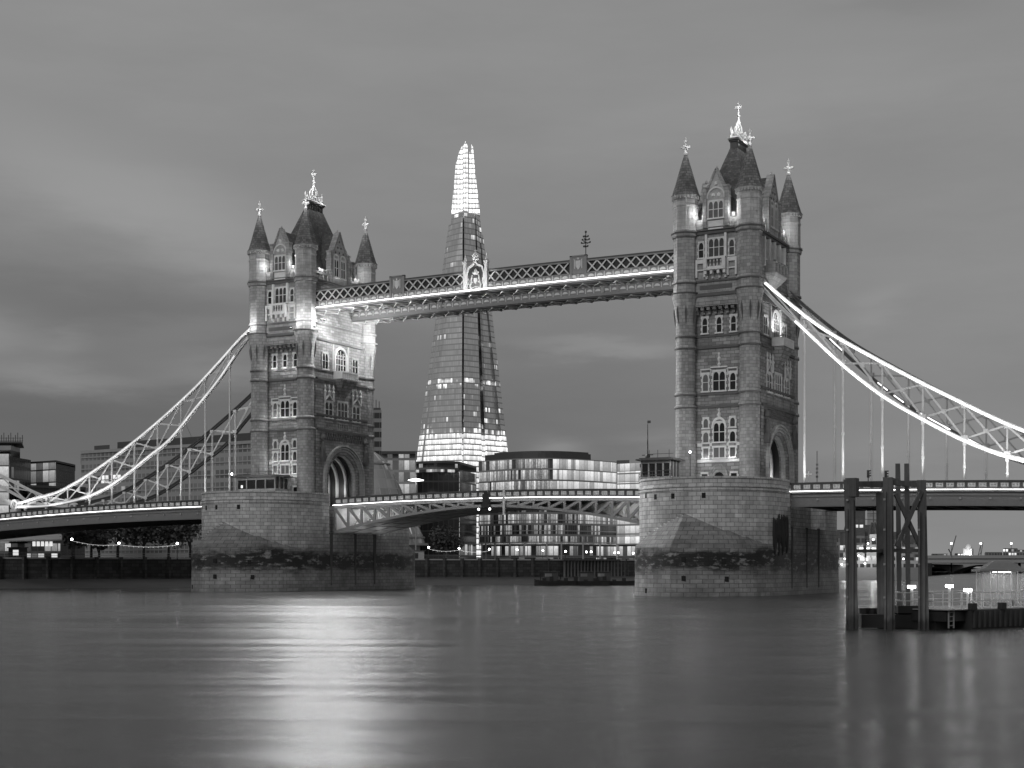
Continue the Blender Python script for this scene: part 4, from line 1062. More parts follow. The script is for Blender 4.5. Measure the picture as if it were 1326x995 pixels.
# small scaffold cabin/lamp standard right of the nearer tower
t = thing('signal_post', 'white signal post with short arms on the deck just right of the nearer tower', 'signal', (53.6,-4.2,15.4))
m = MB(); m.tube([(0,0,0),(0,0,3.2)], .08, 6); m.box(-.5,.5,-.1,.1,2.7,2.85); m.build('post', M['white_iron'], t)
t = thing('signal_post', 'thin dark antenna post beside the white signal post on the deck', 'mast', (54.9,-4.2,15.4))
m = MB(); m.tube([(0,0,0),(0,0,6.2)], .06, 6)
for z in (2.2,2.8,3.4,4.0): m.box(-.16,.16,-.1,.1,z,z+.3)
m.build('post', M['dark_iron'], t)

# floodlights of the farther tower (fittings on the ledge above the corbelled stage) and of the roofs
def flood(x, y, z, w, label, spot=120, aim=(0,0,1), size=.16):
    t = thing('floodlight', label, 'floodlight', (x, y, z), 'floodlights on the towers')
    size = min(size, .25); m = MB(); m.box(-size, size, -size, size, -.12, .1); m.build('housing', M['black'], t)
    m = MB(); m.box(-size*.8, size*.8, -size*.8, size*.8, .105, .13); m.build('lens', M['bulb_soft'], t)
    lamp(0, 0, .3, w, .9 if w > 20000 else .12, t, spot, aim)
    return t
tl = -41
flood(tl-5.2, -12.3, 46.0, 260, 'floodlight on the left corner ledge of the farther tower', 140, (.1,.35,1))
flood(tl-7.8, -9.9, 46.0, 260, 'floodlight on the outer left ledge of the farther tower', 140, (.4,0,1))
flood(tl+4.2, -12.4, 46.0, 300, 'floodlight on the front corner ledge of the farther tower', 140, (.1,.35,1))
flood(tl+8.1, -10.8, 46.2, 400, 'floodlight beside the front turret under the nearer walkway', 140, (-.4,.1,1))
flood(tl+8.1, 8.6, 45.6, 1100, 'floodlight beside the rear turret under the second walkway', 150, (-.4,.1,1))
flood(tl+7.2, -6.6, 48.0, 1500, 'starry floodlight under the nearer walkway against the farther tower', 165, (.15,.6,-.5))
lamp(tl+9.8, 6.0, 46.3, 2000, .2); lamp(tl+9.6, -3.5, 45.8, 1500, .2); lamp(tl+8.9, 9.0, 44.6, 900, .2); lamp(tl+8.6, 7.4, 47.2, 700, .2)
flood(tl+7.6, -7.9, 47.9, 210000, 'outward floodlight added under the nearer walkway to lay a bright column on the river', 150, (.55,-.8,-.3), .5)  # added beside the starry one for its column on the water
for x_, y_ in ((-5.6,-13.0),(4.6,-13.2),(7.6,-12.2)): lamp(tl+x_, y_, 47.9, 360, .25)

# ------------------------------------------------------------------ mooring dolphin and landing pontoon (near right)
def pile(par, u, Z, w, z1, lean=0., z0=-2.0, name='pile', d=None):
    x, y = plan(u, Z); d = d or w; m = MB(); c, s = math.cos(.25), math.sin(.25)
    rings = []
    for z in frange(z0, z1, 1.5):
        j = random.uniform(-.015,.015); k = w/2+j; kd = d/2+j; ox = lean*(z/10)
        rings.append([(x+ox+a*k*c-b*kd*s, y+a*k*s+b*kd*c, z) for a, b in ((-1,-1),(-.2,-1.04),(1,-1),(1.03,0),(1,1),(-1,1))])
    m.loft(rings); return m.build(name, M['timber'], par)
D = thing('mooring_dolphin', 'tall dark framed pile structure with cross bracing standing in the water at right', 'mooring dolphin', (0,0,0))
Pz = {'a': (1104.5,98.3), 'b': (1152.5,97.4), 'c': (1142,100.6), 'd': (1197,98.0), 'e': (1165,103.5), 'f': (1176.5,103.5)}
pile(D, *Pz['a'], .72, 10.05, -.25); pile(D, *Pz['b'], .66, 10.15, -.15); pile(D, *Pz['c'], .62, 9.3, -.1); pile(D, *Pz['d'], .60, 10.0, -.2)
pile(D, *Pz['e'], .34, 11.5, -.12); pile(D, *Pz['f'], .34, 11.5, -.12)
for key, offs in (('a', (-.28, .12)), ('b', (-.2, .2)), ('d', (-.22, .1))):
    x, y = plan(*Pz[key])
    for k_ in offs:                                        # rubbing boards bolted to the river side
        zt = random.uniform(7.4, 9.4); m = MB(); m.box(x+k_-.07, x+k_+.07, y-.52, y-.36, -1, zt); m.build('rubbing_board', M['timber'], D)
    for z in (2.1, 4.3, 6.6, 8.6): m = MB(); m.box(x-.3, x-.16, y-.58, y-.46, z, z+.14); m.build('bolt', M['grey_iron'], D)
def cap(u, Z, w, z0, z1):
    x, y = plan(u, Z); m = MB(); m.box(x-w, x+w, y-w, y+w, z0, z1); m.build('pile_cap', M['timber'], D)
cap(1103.5, 98.3, .37, 8.9, 10.15)
def brace(u0, Z0, v0, u1, Z1, v1, w=.22, h=.3, nm='brace'):
    m = MB(); m.bar((*plan(u0,Z0), hgt(v0,Z0)), (*plan(u1,Z1), hgt(v1,Z1)), w, h); m.build(nm, M['timber'], D)
brace(1108,98.3,627,1142,100.3,628,.3,.36,'beam'); brace(1154,97.6,625,1197,98.2,629,.3,.3,'beam'); brace(1143,100.8,634,1155,97.7,634,.2,.4,'beam')
brace(1154,97.5,621,1172,103.3,627,.2,.24,'beam')
brace(1106,98.3,713.5,1143,100.2,713.5,.3,.22,'beam'); brace(1153,97.6,713,1198,98.2,713,.3,.22,'beam'); brace(1143,100.6,714,1155,97.6,714,.2,.4,'beam')
brace(1160,97.5,640,1193,97.9,711,.16,.27); brace(1193,97.7,636,1161,97.3,708,.16,.27)
brace(1163,103.5,714,1180,103.5,714,.2,.3,'beam')

PT = thing('landing_pontoon', 'low black landing pontoon moored behind the dark piles at right', 'pontoon', (0,0,0))
def pp(a, b):                                            # pontoon axes: a along the near edge, b across it (away from camera)
    p0 = Vector(plan(1257.5, 98.5)); p1 = Vector(plan(1326, 102.3)); d = (p1-p0).normalized(); n = Vector((-d.y, d.x))
    if n.y < 0: n = -n
    q = p0+d*a+n*b; return (q.x, q.y)
ptf = lambda s, d, z: (*pp(s, d), z)
m = MB(ptf); m.loft([[(x0, d0, z), (24, d0, z), (24, 6.5, z), (x0, 6.5, z)] for x0, d0, z in ((.5,.3,-.5),(.3,.1,.1),(0,0,1.2),(0,0,1.3))])
for i in range(40): s = .3+i*.6; m.box(s-.05, s+.05, -.09, .05, .1, 1.2)
m.build('hull', M['hull'], PT)
m = MB(ptf); m.box(-2.2, 0, .5, 6, .55, 1.2); m.box(-2.0, -.2, 1.4, 5.5, -.4, .55); m.build('fender_platform', M['black'], PT)
m = MB(ptf); m.box(-2.2, 24, .2, 6.4, 1.3, 1.36); m.build('deck', M['concrete'], PT)
m = MB(ptf)
for s in (-1.9, -1.35): m.box(s-.04, s+.04, .38, .46, .1, 1.35)
for i in range(4): m.box(-1.9, -1.35, .4, .45, .25+i*.3, .3+i*.3)
m.build('ladder', M['grey_iron'], PT)
for s in (.2, 3.6, 7.0, 12): m = MB(ptf); m.box(s-.28, s+.28, -.15, .2, 1.3, 1.75); m.build('bollard', M['black'], PT)
for u_ in (1119,1129,1166,1176):
    m = MB(); x, y = plan(u_, 101.5); m.tube([(x, y, .35), (x, y, 1.35)], .36, 10); m.build('tyre_fender', M['black'], PT)
m = MB(); m.path([(*plan(1112,100.5),.5),(*plan(1190,100.5),.5)], 1.6, .9); m.path([(*plan(1160,100.2),1.3),(*plan(1192,100.2),1.3)], 1.2, .5); m.build('mooring_float', M['black'], PT)
RL = thing('pontoon_railing', 'white steel guard railing with sloping stays along the landing pontoon', 'railing', (0,0,0))
for d, a0, a1 in ((.35, -2.0, 23), (6.0, -2.0, 23)):
    for z in (1.9, 2.45): m = MB(ptf); m.box(a0, a1, d-.025, d+.025, z-.025, z+.025); m.build('rail', M['white_iron'], RL)
    for i in range(22):
        s = a0+.2+i*1.17
        if s > a1: break
        m = MB(ptf); m.box(s-.03, s+.03, d-.03, d+.03, 1.3, 2.5); m.build('post', M['white_iron'], RL)
        if d < 1 and 1 < s < 9:
            m = MB(ptf); m.bar((s-.55, d+.35, 1.95), (s+.1, d-.05, 1.35), .06, .06); m.build('stay', M['white_iron'], RL)
m = MB(ptf); m.box(-2.05, -2.0, .35, 6.0, 2.4, 2.45); m.box(-2.05,-2.0,.35,6.0,1.85,1.9); m.build('rail', M['white_iron'], RL)
for s, d, z, lb in ((-1.9,3.4,2.75,'leftmost low deck lamp on the pontoon railing'),(.05,.3,2.55,'deck lamp on the nearest white post of the pontoon'),(3.2,4.0,2.75,'deck lamp beside the glass shelter on the pontoon'),(7.6,.3,2.7,'deck lamp in front of the glass shelter on the pontoon')):
    x, y = pp(s, d); t = thing('deck_lamp', lb, 'lamp', (x, y, 1.3), 'deck lamps of the pontoon')
    m = MB(); m.box(-.07,.07,-.07,.07,0,z-1.3); m.build('post', M['white_iron'], t)
    m = MB(); m.box(-.25,.25,-.12,.12,z-1.3,z-1.12); m.build('lens', M['bulb'], t); lamp(0, 0, z-1.6, 11, .1, t)
S_ = thing('waiting_shelter', 'glass waiting shelter with a domed roof on the landing pontoon', 'shelter', (*plan(1296, 106), 1.36)); S_.scale = (.62,.62,1)
c, s = math.cos(.55), math.sin(.55)
S_.rotation_euler.z = .45
m = MB()
for x in (-2.4,-.8,.8,2.4):
    for y in (-1.5,1.5): m.tube([(x,y,0),(x,y,2.5)], .07, 6)
m.build('post', M['white_iron'], S_)
def glass_mat():
    m, k, b = base_mat('shelter_glass'); b.inputs['Base Color'].default_value = (.6,.6,.6,1); b.inputs['Roughness'].default_value = .15; b.inputs['Alpha'].default_value = .35
    return m
M['clear'] = glass_mat()
m = MB()
for x0, x1, y in ((-2.3,-.9,-1.5),(-.7,.7,-1.5),(-2.3,2.3,1.5)): m.box(x0,x1,y-.02,y+.02,.15,2.35)
m.box(-2.42,-2.38,-1.4,1.4,.15,2.35); m.box(2.38,2.42,-1.4,1.4,.15,2.35); m.build('glass_panel', M['clear'], S_)
m = MB(); m.box(-2.9,2.9,-2.0,2.0,2.5,2.66); m.loft([[(-2.8*k,-1.9*k2,z),(2.8*k,-1.9*k2,z),(2.8*k,1.9*k2,z),(-2.8*k,1.9*k2,z)] for k,k2,z in ((1,1,2.66),(.72,.7,2.8),(.5,.45,3.1),(.3,.2,3.25))]); m.build('roof', M['blue_iron'], S_)
m = MB(); m.box(-1.0,1.0,-1.0,-.2,2.44,2.49); m.build('ceiling_lamp', M['bulb_soft'], S_); lamp(0,0,2.2,26,.2,S_)
m = MB(); m.box(-1.8,1.8,.9,1.3,.4,.48); m.box(-1.7,-1.6,.9,1.3,0,.4); m.box(1.6,1.7,.9,1.3,0,.4); m.build('bench', M['dark_iron'], S_)


# ------------------------------------------------------------------ far bank
def prism_bld(t, name, pts, z0, z1, mat):
    m = MB(); P = [plan(*p) for p in pts]; m.slab(P, z0, z1); return m.build(name, mat, t)
def back(pts, depth):                                    # close a street front with a rear line
    return pts+[(u, Z+depth) for u, Z in pts[::-1]]
# left: long office block
A = thing('office_block', 'long flat-roofed office block with rows of small windows behind the left chains', 'building')
M['office'] = facade('office_front', 1.75, 3.55, .2, .34, .12, .8, .2, .32, .3, rough=.2)
fr = [(105,450),(330,412),(420,404)]
prism_bld(A, 'wall', back(fr, 45), GZ, hgt(588,450), M['office'])
prism_bld(A, 'parapet', back([(104.6,449.5),(330,411.5),(420,403.5)], 46), hgt(588,450), hgt(588,450)+.9, M['concrete'])
prism_bld(A, 'roof', back([(152,457),(330,424),(420,416)], 25), hgt(588,450)+.9, hgt(588,450)+4.2, M['lead'])
prism_bld(A, 'plant_room', back([(122,460),(142,456)], 8), hgt(588,450)+.9, hgt(578,455)+.5, M['dark_iron'])
for k in range(9):
    z = hgt(588,450)-1.2-3.55*k
    if z > GZ+1: prism_bld(A, 'floor_band', back([(104.8,449.7),(330,411.7),(420,403.7)], 2), z-.25, z+.12, M['concrete'])
# far left blocks
M['office2'] = facade('glass_office', 2.6, 3.3, .07, .1, .62, .32, .2, .09, .15, rough=.15, vary=.5)
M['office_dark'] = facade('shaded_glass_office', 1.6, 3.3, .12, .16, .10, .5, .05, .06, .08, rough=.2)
B = thing('glass_office', 'glass office corner with a wide dark overhanging roof at the left edge', 'building')
prism_bld(B, 'front_glazing', [(-60,372),(12,372),(12,398),(-60,400)], GZ, hgt(588,372), M['office2'])
prism_bld(B, 'side_glazing', [(12.2,372.2),(40,385),(40,405),(12.2,398)], GZ, hgt(588,372)-.6, M['office_dark'])
prism_bld(B, 'roof', [(-60,368),(14,368),(26,376),(26,400),(-60,402)], hgt(586,372)+.3, hgt(582,372)+.6, M['concrete'])
prism_bld(B, 'roof_storey', [(-60,374),(16,374),(22,386),(-60,392)], hgt(582,372)+.6, hgt(574,372), M['office_dark'])
prism_bld(B, 'upper_roof', [(-60,371),(28,372),(31,388),(-60,392)], hgt(574,372), hgt(572,372), M['lead'])
m = MB()
for i in range(14): x, y = plan(-10+i*3, 378); z = hgt(572,372); m.bar((x,y,z),(x,y,z+1.6+.6*(i%3)),.12,.12)
for z in (.7,1.4): m.bar((*plan(-12,378), hgt(572,372)+z),(*plan(30,378), hgt(572,372)+z),.1,.1)
m.build('roof_railing', M['dark_iron'], B)
Cb = thing('glass_office', 'small two-faced glass office between the roofed corner block and the long block', 'building')
prism_bld(Cb, 'front_glazing', [(40,392),(72,386),(72.2,410),(40,412)], GZ, hgt(600,389), M['office2'])
prism_bld(Cb, 'side_glazing', [(72.3,386.2),(97,402),(97,420),(72.3,410)], GZ, hgt(600,389)-.3, M['office_dark'])
prism_bld(Cb, 'roof', [(39.5,391),(72.3,385.3),(97.6,401.6),(97.6,421),(39.5,413)], hgt(600,389), hgt(600,389)+.5, M['lead'])
Eb = thing('low_block', 'dark low block roofed with slabs below the small glass office', 'building')
prism_bld(Eb, 'wall', [(36,368),(110,378),(110,390),(36,384)], GZ, hgt(632,370), M['office_dark'])
prism_bld(Eb, 'roof', [(35,367),(111,377),(111,391),(35,385)], hgt(632,370), hgt(630,370)+.2, M['lead'])
# tower block, low flat block, leaning glass building
T2 = thing('tower_block', 'slim banded tower block just right of the farther bridge tower', 'building')
M['flats'] = facade('flats', 3.0, 5.2, .1, .4, .07, 1.0, .04, .12, .22)
prism_bld(T2, 'wall', [(470,800),(494,800),(494,830),(470,830)], GZ, hgt(531,800), M['flats'])
prism_bld(T2, 'roof', [(472,805),(493,805),(493,828),(472,828)], hgt(531,800), hgt(527,800), M['lead'])
m = MB()
for u, v in ((483,514),(487,518),(491,520)): x, y = plan(u, 815); m.bar((x,y,hgt(527,800)),(x,y,hgt(v,815)),.3,.3)
m.build('antenna', M['dark_iron'], T2)
T3 = thing('flat_roofed_block', 'pale flat-roofed block between the leaning glass building and the tapered skyscraper', 'building')
M['pale_front'] = facade('pale_front', 2.0, 4.2, .12, .2, .45, .3, .2, .22, .32, rough=.3)
prism_bld(T3, 'wall', [(495,520),(538,520),(538,545),(495,545)], GZ, hgt(588.5,520), M['pale_front'])
prism_bld(T3, 'roof', [(493,518),(540,518),(540,547),(493,547)], hgt(588.5,520), hgt(585,520), M['lead'])
G = thing('leaning_glass_building', 'rounded leaning glass building showing beside and below the bascule deck', 'building')
M['egg'] = facade('sloping_glass', 2.2, 2.6, .09, .11, .25, .3, .28, .35, .28, rough=.15)
m = MB(); rings = []
for v, ur, w in ((575,470,2),(578,482,9),(585,493,19),(597,505,29),(610,512,36),(622,517.5,41),(640,525,47),(660,535,54),(680,545,59),(695,551,62),(703,553,62)):
    Z = 400; cu = ur-w; r = w*Z/1896; cx, cy = plan(cu, Z+14); z = hgt(v, Z)
    rings.append([(cx+r*math.cos(2*math.pi*k/40), cy+r*math.sin(2*math.pi*k/40), z) for k in range(40)])
m.loft(rings); m.build('glazing', M['egg'], G, smooth=25)
for i in (1, 3, 6, 7, 8, 9):
    z = rings[i][0][2]; q = MB(); cx = sum(p[0] for p in rings[i])/40; cy = sum(p[1] for p in rings[i])/40; r = math.hypot(rings[i][0][0]-cx, rings[i][0][1]-cy)
    q.lathe([(r+.05,z-.2),(r+.35,z-.2),(r+.35,z+.2),(r+.05,z+.2)], cx, cy, 40); q.build('floor_band', M['grey_iron'], G)
x, y = plan(553-62, 414); q = MB(); q.lathe([(62*400/1896+.8,hgt(703,400)-.6),(62*400/1896+.8,hgt(703,400))], x, y, 40); q.lathe([(62*400/1896-1.5,GZ),(62*400/1896-1.5,hgt(703,400)-.6)], x, y, 40); q.build('base', M['concrete'], G)
# dark glass cube
Dk = thing('dark_glass_block', 'dark glass block with a paler curved top storey under the skyscraper', 'building')
M['dark_front'] = facade('dark_front', 1.5, 3.6, .1, .12, .20, .28, .02, .03, .04, rough=.1)
M['dark_front2'] = facade('dark_front_lit', 1.5, 3.6, .12, .16, .4, .4, .06, .1, .14, rough=.2)
prism_bld(Dk, 'front_glazing', [(538,425),(594.8,425),(594.8,450),(538,450)], GZ, hgt(612,425), M['dark_front'])
prism_bld(Dk, 'side_glazing', [(595,425.3),(617,445),(617,462),(595,450)], GZ, hgt(608.5,425), M['dark_front'])
m = MB(); P = [plan(538+56*i/12, 426-3*math.sin(math.pi*i/12)) for i in range(13)]+[plan(594,448), plan(538,448)]
m.slab(P, hgt(612,425)+.02, hgt(601,425)); m.build('top_storey', M['dark_front2'], Dk)
m = MB(); P = [plan(538+57.5*i/12, 425-3.2*math.sin(math.pi*i/12)) for i in range(13)]+[plan(617,446), plan(617,463), plan(538,449)]
m.slab(P, hgt(601,425), hgt(598,425)); m.build('roof', M['lead'], Dk)
# curved lit riverside offices
H_ = thing('curved_office_building', 'wide curved riverside office building with brightly lit glass behind the road span', 'building')
M['lit_front'] = facade('lit_office_front', .8, 3.47, .14, .16, .6, .38, .07, .1, .22, rough=.15, vary=.7, ins=2.9, rooms=7.0, soft=.16)
M['lit_front2'] = facade('bright_office_front', 1.9, 3.47, .06, .06, .95, .46, .25, .3, .35, rough=.2, vary=.55, ins=1.1)
M['low_front'] = facade('lower_office_front', .8, 3.47, .14, .18, .46, .36, .05, .1, .2, rough=.15, vary=.7, ins=2.9, rooms=7.0, soft=.16)
def curve(u0, u1, n=16, d=0., U0=620, U1=799):
    return [(u0+(u1-u0)*i/n, 482-d-22*math.sin(math.pi*(u0+(u1-u0)*i/n-U0+25)/(U1-U0+40))) for i in range(n+1)]
zt = hgt(597,470)
zmid = hgt(655,470)
for nm, u0, u1, mt, z0, z1 in (('glazing',620,716,'lit_front',zmid,zt),('glazing',716.1,798,'lit_front2',zmid,zt),('lower_glazing',620,798,'low_front',hgt(704,470),zmid-.01)):
    c_ = curve(u0, u1, 14); prism_bld(H_, nm, c_+[(u1,520),(u0,520)], z0, z1, M[mt])
for v in (597,610.5,624,658,675,688.5,703):
    z = hgt(v,470); c_ = curve(619.6, 798.6, 20, .5); prism_bld(H_, 'floor_band', c_+[(798.6,516),(619.6,516)], z-.14, z+.14, M['grey_iron'])
c_ = curve(628, 765, 14, -4); prism_bld(H_, 'roof', c_+[(765,518),(628,518)], zt+.3, hgt(588,470), M['lead'])
c_ = curve(640, 762, 10, -7); prism_bld(H_, 'roof', c_+[(762,515),(640,515)], hgt(588,470), hgt(585,470), M['dark_iron'])
c_ = curve(624, 798, 14, -3); prism_bld(H_, 'ground_storey', c_+[(798,515),(624,515)], GZ, hgt(704,470)-.3, M['dark_front2'])
for u in (624,629,641,660,679,708,727,755,777): x, y = plan(u, 472-10*math.sin(math.pi*(u-595)/220)-6); m = MB(); m.tube([(x,y,GZ),(x,y,hgt(703,470)-.2)], .28, 8); m.build('column', M['concrete'], H_)
H2 = thing('curved_office_building', 'narrower pale glass office wing to the right of the wide curved one', 'building')
prism_bld(H2, 'glazing', [(799.5,470),(850,462),(850,500),(799.5,505)], GZ+6, hgt(601,470), M['lit_front2'])
prism_bld(H2, 'roof', [(798.5,475),(815,473),(815,500),(798.5,503)], hgt(601,470), hgt(595,470), M['dark_iron'])
for v in (614,627,680,692,705): prism_bld(H2, 'floor_band', [(799.3,469.6),(850.4,461.6),(850.4,480),(799.3,484)], hgt(v,470)-.2, hgt(v,470)+.2, M['concrete'])
prism_bld(H2, 'ground_storey', [(801,472),(850,464),(850,500),(801,503)], GZ, GZ+6, M['dark_front2'])
# skyscraper
SK = thing('tapered_skyscraper', 'very tall tapering glass skyscraper with a glowing jagged top', 'skyscraper')
M['shard'] = facade('skyscraper_glass', 1.5, 4.0, .12, .22, .1, .85, .68, .5, .38, metal=.7, rough=.3, tall=310, vary=.4, ins=.7, gvar=.45, soft=.1,
    litv=[(0,.97),(.285,.95),(.305,.78),(.33,.5),(.355,.24),(.39,.16),(.43,.2),(.445,.44),(.46,.14),(.56,.12),(.6,.1),(.72,.14),(.8,.24)])
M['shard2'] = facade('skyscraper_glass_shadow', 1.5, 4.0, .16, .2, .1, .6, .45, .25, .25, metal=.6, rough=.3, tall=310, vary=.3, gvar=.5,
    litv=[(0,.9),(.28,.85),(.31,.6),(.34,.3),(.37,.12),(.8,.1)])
M['crown'] = facade('crown_glass', 2.2, 3.6, .16, .2, 1.5, 1.35, .5, .3, .3, tall=310, vary=.35)
ZS = 1062
def sk(u, Z, v): return (*plan(u, Z), hgt(v, ZS))
V0, V1 = 722, 278
def edge(ub, vb, ut, vt, v): return ub+(ut-ub)*(v-vb)/(vt-vb)
def facet(name, l0, l1, r0, r1, zl, zr, va, vb_, mat, th=3.0):
    # leaf of glass between two rising edges, given as (bearing at V0, bearing at V1), set at distances zl, zr
    q = lambda e, v: edge(e[0], 600, e[1], 278, v)
    m = MB(); k = lambda v: (600-v)/322
    a = [sk(q((l0,l1),va), zl, va), sk(q((r0,r1),va), zr, va), sk(q((r0,r1),va), zr+th, va), sk(q((l0,l1),va), zl+th, va)]
    b = [sk(q((l0,l1),vb_), zl+(ZS-zl)*.5*k(vb_), vb_), sk(q((r0,r1),vb_), zr+(ZS-zr)*.5*k(vb_), vb_), sk(q((r0,r1),vb_), zr+th+(ZS-zr)*.5*k(vb_), vb_), sk(q((l0,l1),vb_), zl+th+(ZS-zl)*.5*k(vb_), vb_)]
    m.loft([a, b]); return m.build(name, mat, SK)
facet('glass_face', 547.5,585.3, 597.6,599.2, ZS+2, ZS-16, 722, 279, M['shard'])
facet('glass_face', 600.4,601.2, 624.0,614.6, ZS-15, ZS-4, 722, 279, M['shard'])
facet('glass_face', 629.5,616.2, 652.5,621.5, ZS-1, ZS+16, 722, 274, M['shard'])
facet('edge_fin', 538.5,582.5, 545.2,584.9, ZS+9, ZS+3, 722, 290, M['shard'])
facet('edge_fin', 653.0,619.5, 659.5,623.0, ZS+12, ZS+20, 722, 300, M['shard'])
m = MB(); m.loft([[sk(541,ZS+14,722), sk(597,ZS-8,722), sk(626,ZS+4,722), sk(655,ZS+20,722), sk(640,ZS+60,722), sk(560,ZS+60,722)], [sk(585,ZS+5,277), sk(599.5,ZS-2,277), sk(616,ZS,277), sk(619,ZS+5,277), sk(612,ZS+16,277), sk(590,ZS+16,277)]]); m.build('core', M['shard2'], SK)
def crown(pts, Z0, Z1):
    m = MB(); n = len(pts); L = [(*plan(u, Z0+(Z1-Z0)*i/max(1,n-1)), hgt(v, ZS)) for i, (u, v) in enumerate(pts)]
    c = Vector((math.sin(-YAW)*-1, math.cos(YAW), 0)); 
    Bk = [(x+1.5*math.sin(YAW), y+1.5*math.cos(YAW), z) for x, y, z in L]
    m.add(L+Bk, [tuple(range(n)), tuple(range(2*n-1, n-1, -1))]+[(i, (i+1)%n, n+(i+1)%n, n+i) for i in range(n)]); return m.build('crown_leaf', M['crown'], SK)
crown([(584.5,278),(585.2,270),(590.2,214),(595.5,195),(598.8,190),(599.2,240),(599.6,274)], ZS-2, ZS-2)
crown([(600.3,274),(600,230),(599.6,193),(602.8,185.5),(605.5,192),(606,240),(606,276)], ZS-5, ZS-5)
crown([(606.8,276),(606.8,240),(607.2,196),(609.5,204),(610.6,188),(612.3,192),(615,222),(619.5,260),(621.5,279)], ZS-3, ZS-3)

# trees on the embankment
def tree(u, Z, vt, w, label, n=1500, seed=0, zb=GZ):
    rnd = random.Random(seed); x, y = plan(u, Z); z1 = hgt(vt, Z); H = z1-zb
    t = thing('embankment_tree', label, 'tree', (x, y, zb), 'trees on the embankment')
    m = MB(); m.tube([(0,0,-.2),(.1,0,H*.3),(.0,.1,H*.55)], [.35,.26,.12], 7)
    lb = []
    for i in range(7):
        a = rnd.uniform(0,6.28); r = w*rnd.uniform(.25,.6); lb.append((r*math.cos(a), r*math.sin(a), H*rnd.uniform(.45,.85), w*rnd.uniform(.35,.55)))
        m.tube([(0,0,H*rnd.uniform(.25,.4)), (lb[-1][0]*.8, lb[-1][1]*.8, lb[-1][2]-.2)], [.14,.05], 5)
    lb.append((0,0,H*.8,w*.5)); m.build('trunk', M['bark'], t)
    c = MB()
    for i in range(n):
        bx, by, bz, br = rnd.choice(lb); d = Vector((rnd.gauss(0,1), rnd.gauss(0,1), rnd.gauss(0,1))).normalized()*br*rnd.uniform(.5,1.05)
        p = Vector((bx, by, bz))+d*1; s = rnd.uniform(.22,.5)
        a = Vector((rnd.gauss(0,1), rnd.gauss(0,1), rnd.gauss(0,1))).normalized()*s; b = a.cross(Vector((rnd.gauss(0,1), rnd.gauss(0,1), rnd.gauss(0,1)))).normalized()*s*.7
        c.add([p-a, p+b, p+a, p-b], [(0,1,2,3)])
    c.build('crown', M['leaf'], t)
for i, (u, Z, vt, w, lb) in enumerate(((95,322,676,4.5,'small dark tree right of the lit riverside pavilion'),(118,330,668,6.5,'round dark tree under the left deck behind the first string of bulbs'),(152,334,664,6.5,'broad dark tree between the two left embankment lamps'),
        (186,338,662,7.5,'tallest dark tree under the left deck'),(218,342,664,7,'dark tree left of the starry lamp by the farther pier'),(246,346,666,6.5,'dark tree beside the edge of the farther pier'),(128,316,694,2.2,'small conical shrub-like tree in front of the dark trees'),(578,372,684,5.2,'single rounded tree before the dark glass block under the bascule'))):
    tree(u, Z, vt, w, lb, 1500, i+1)
# riverside pavilion at the left
Pv = thing('riverside_pavilion', 'low riverside pavilion with a pale sloping roof and lit windows at far left', 'pavilion')
prism_bld(Pv, 'wall', [(-20,330),(78,330),(78,342),(-20,342)], GZ, hgt(704,330), M['dark_front2'])
m = MB(); m.loft([[(*plan(u,Z), z) for u, Z, z in ((-20,328,hgt(702,328)),(-20,345,hgt(690,345)),(-20,345.5,hgt(690,345)+.4),(-20,328,hgt(702,328)+.3))],[(*plan(u,Z), z) for u, Z, z in ((80,328,hgt(700,328)),(80,345,hgt(687,345)),(80,345.5,hgt(687,345)+.4),(80,328,hgt(700,328)+.3))]]); m.build('roof', M['concrete'], Pv)
for u0, u1 in ((42,46),(47.5,51.5),(53,57),(58.5,62.5),(64,68)): prism_bld(Pv, 'lit_window', [(u0,329.6),(u1,329.6),(u1,329.9),(u0,329.9)], hgt(707.5,330), hgt(701.5,330), M['lit_room'])
Kk = thing('kiosk', 'small lit kiosk standing on the wall promenade below the pavilion', 'kiosk', (*plan(23, 312), GZ))
m = MB(); m.box(-1.6,1.6,-1.1,1.1,0,2.6); m.build('wall', M['trim'], Kk); m = MB(); m.box(-1.8,1.8,-1.3,1.3,2.6,2.8); m.build('roof', M['lead'], Kk)
m = MB(); m.box(-.2,1.4,-1.14,-1.08,1.0,2.2); m.build('lit_window', M['lit_room'], Kk)
# embankment lamps and strings of bulbs
LP = [(93,305,698),(154,309,703.2),(229.5,315,703.5),(555,361,708.6),(594.5,361,710),(633.6,363,711),(669.6,366,711.7),(703,369,712.6),(732.2,373,713.8),(759.3,379,714.6),(765.5,381,714.4),(796,387,715.6),(800.8,387,715.5),(820,392,716.2)]
LL = ['leftmost embankment lamp near the pavilion','second embankment lamp from the left, under the deck','starry embankment lamp just left of the farther pier','embankment lamp at the foot of the leaning glass building','embankment lamp below the dark glass block','embankment lamp below the left end of the curved offices','second embankment lamp under the curved offices','third embankment lamp under the curved offices','embankment lamp under the middle of the curved offices','left of a close pair of lamps right of the offices entrance','right of a close pair of lamps right of the offices entrance','left lamp of the last pair before the nearer pier','right lamp of the last pair before the nearer pier','embankment lamp closest to the nearer pier']
for (u, Z, v), lb in zip(LP, LL):
    x, y = plan(u, Z); h = hgt(v, Z)-GZ-.25; globe_lamp(x, y, GZ, h, lb, 0, 'embankment lamps', 'street_lamp', .24)
    lp = 0
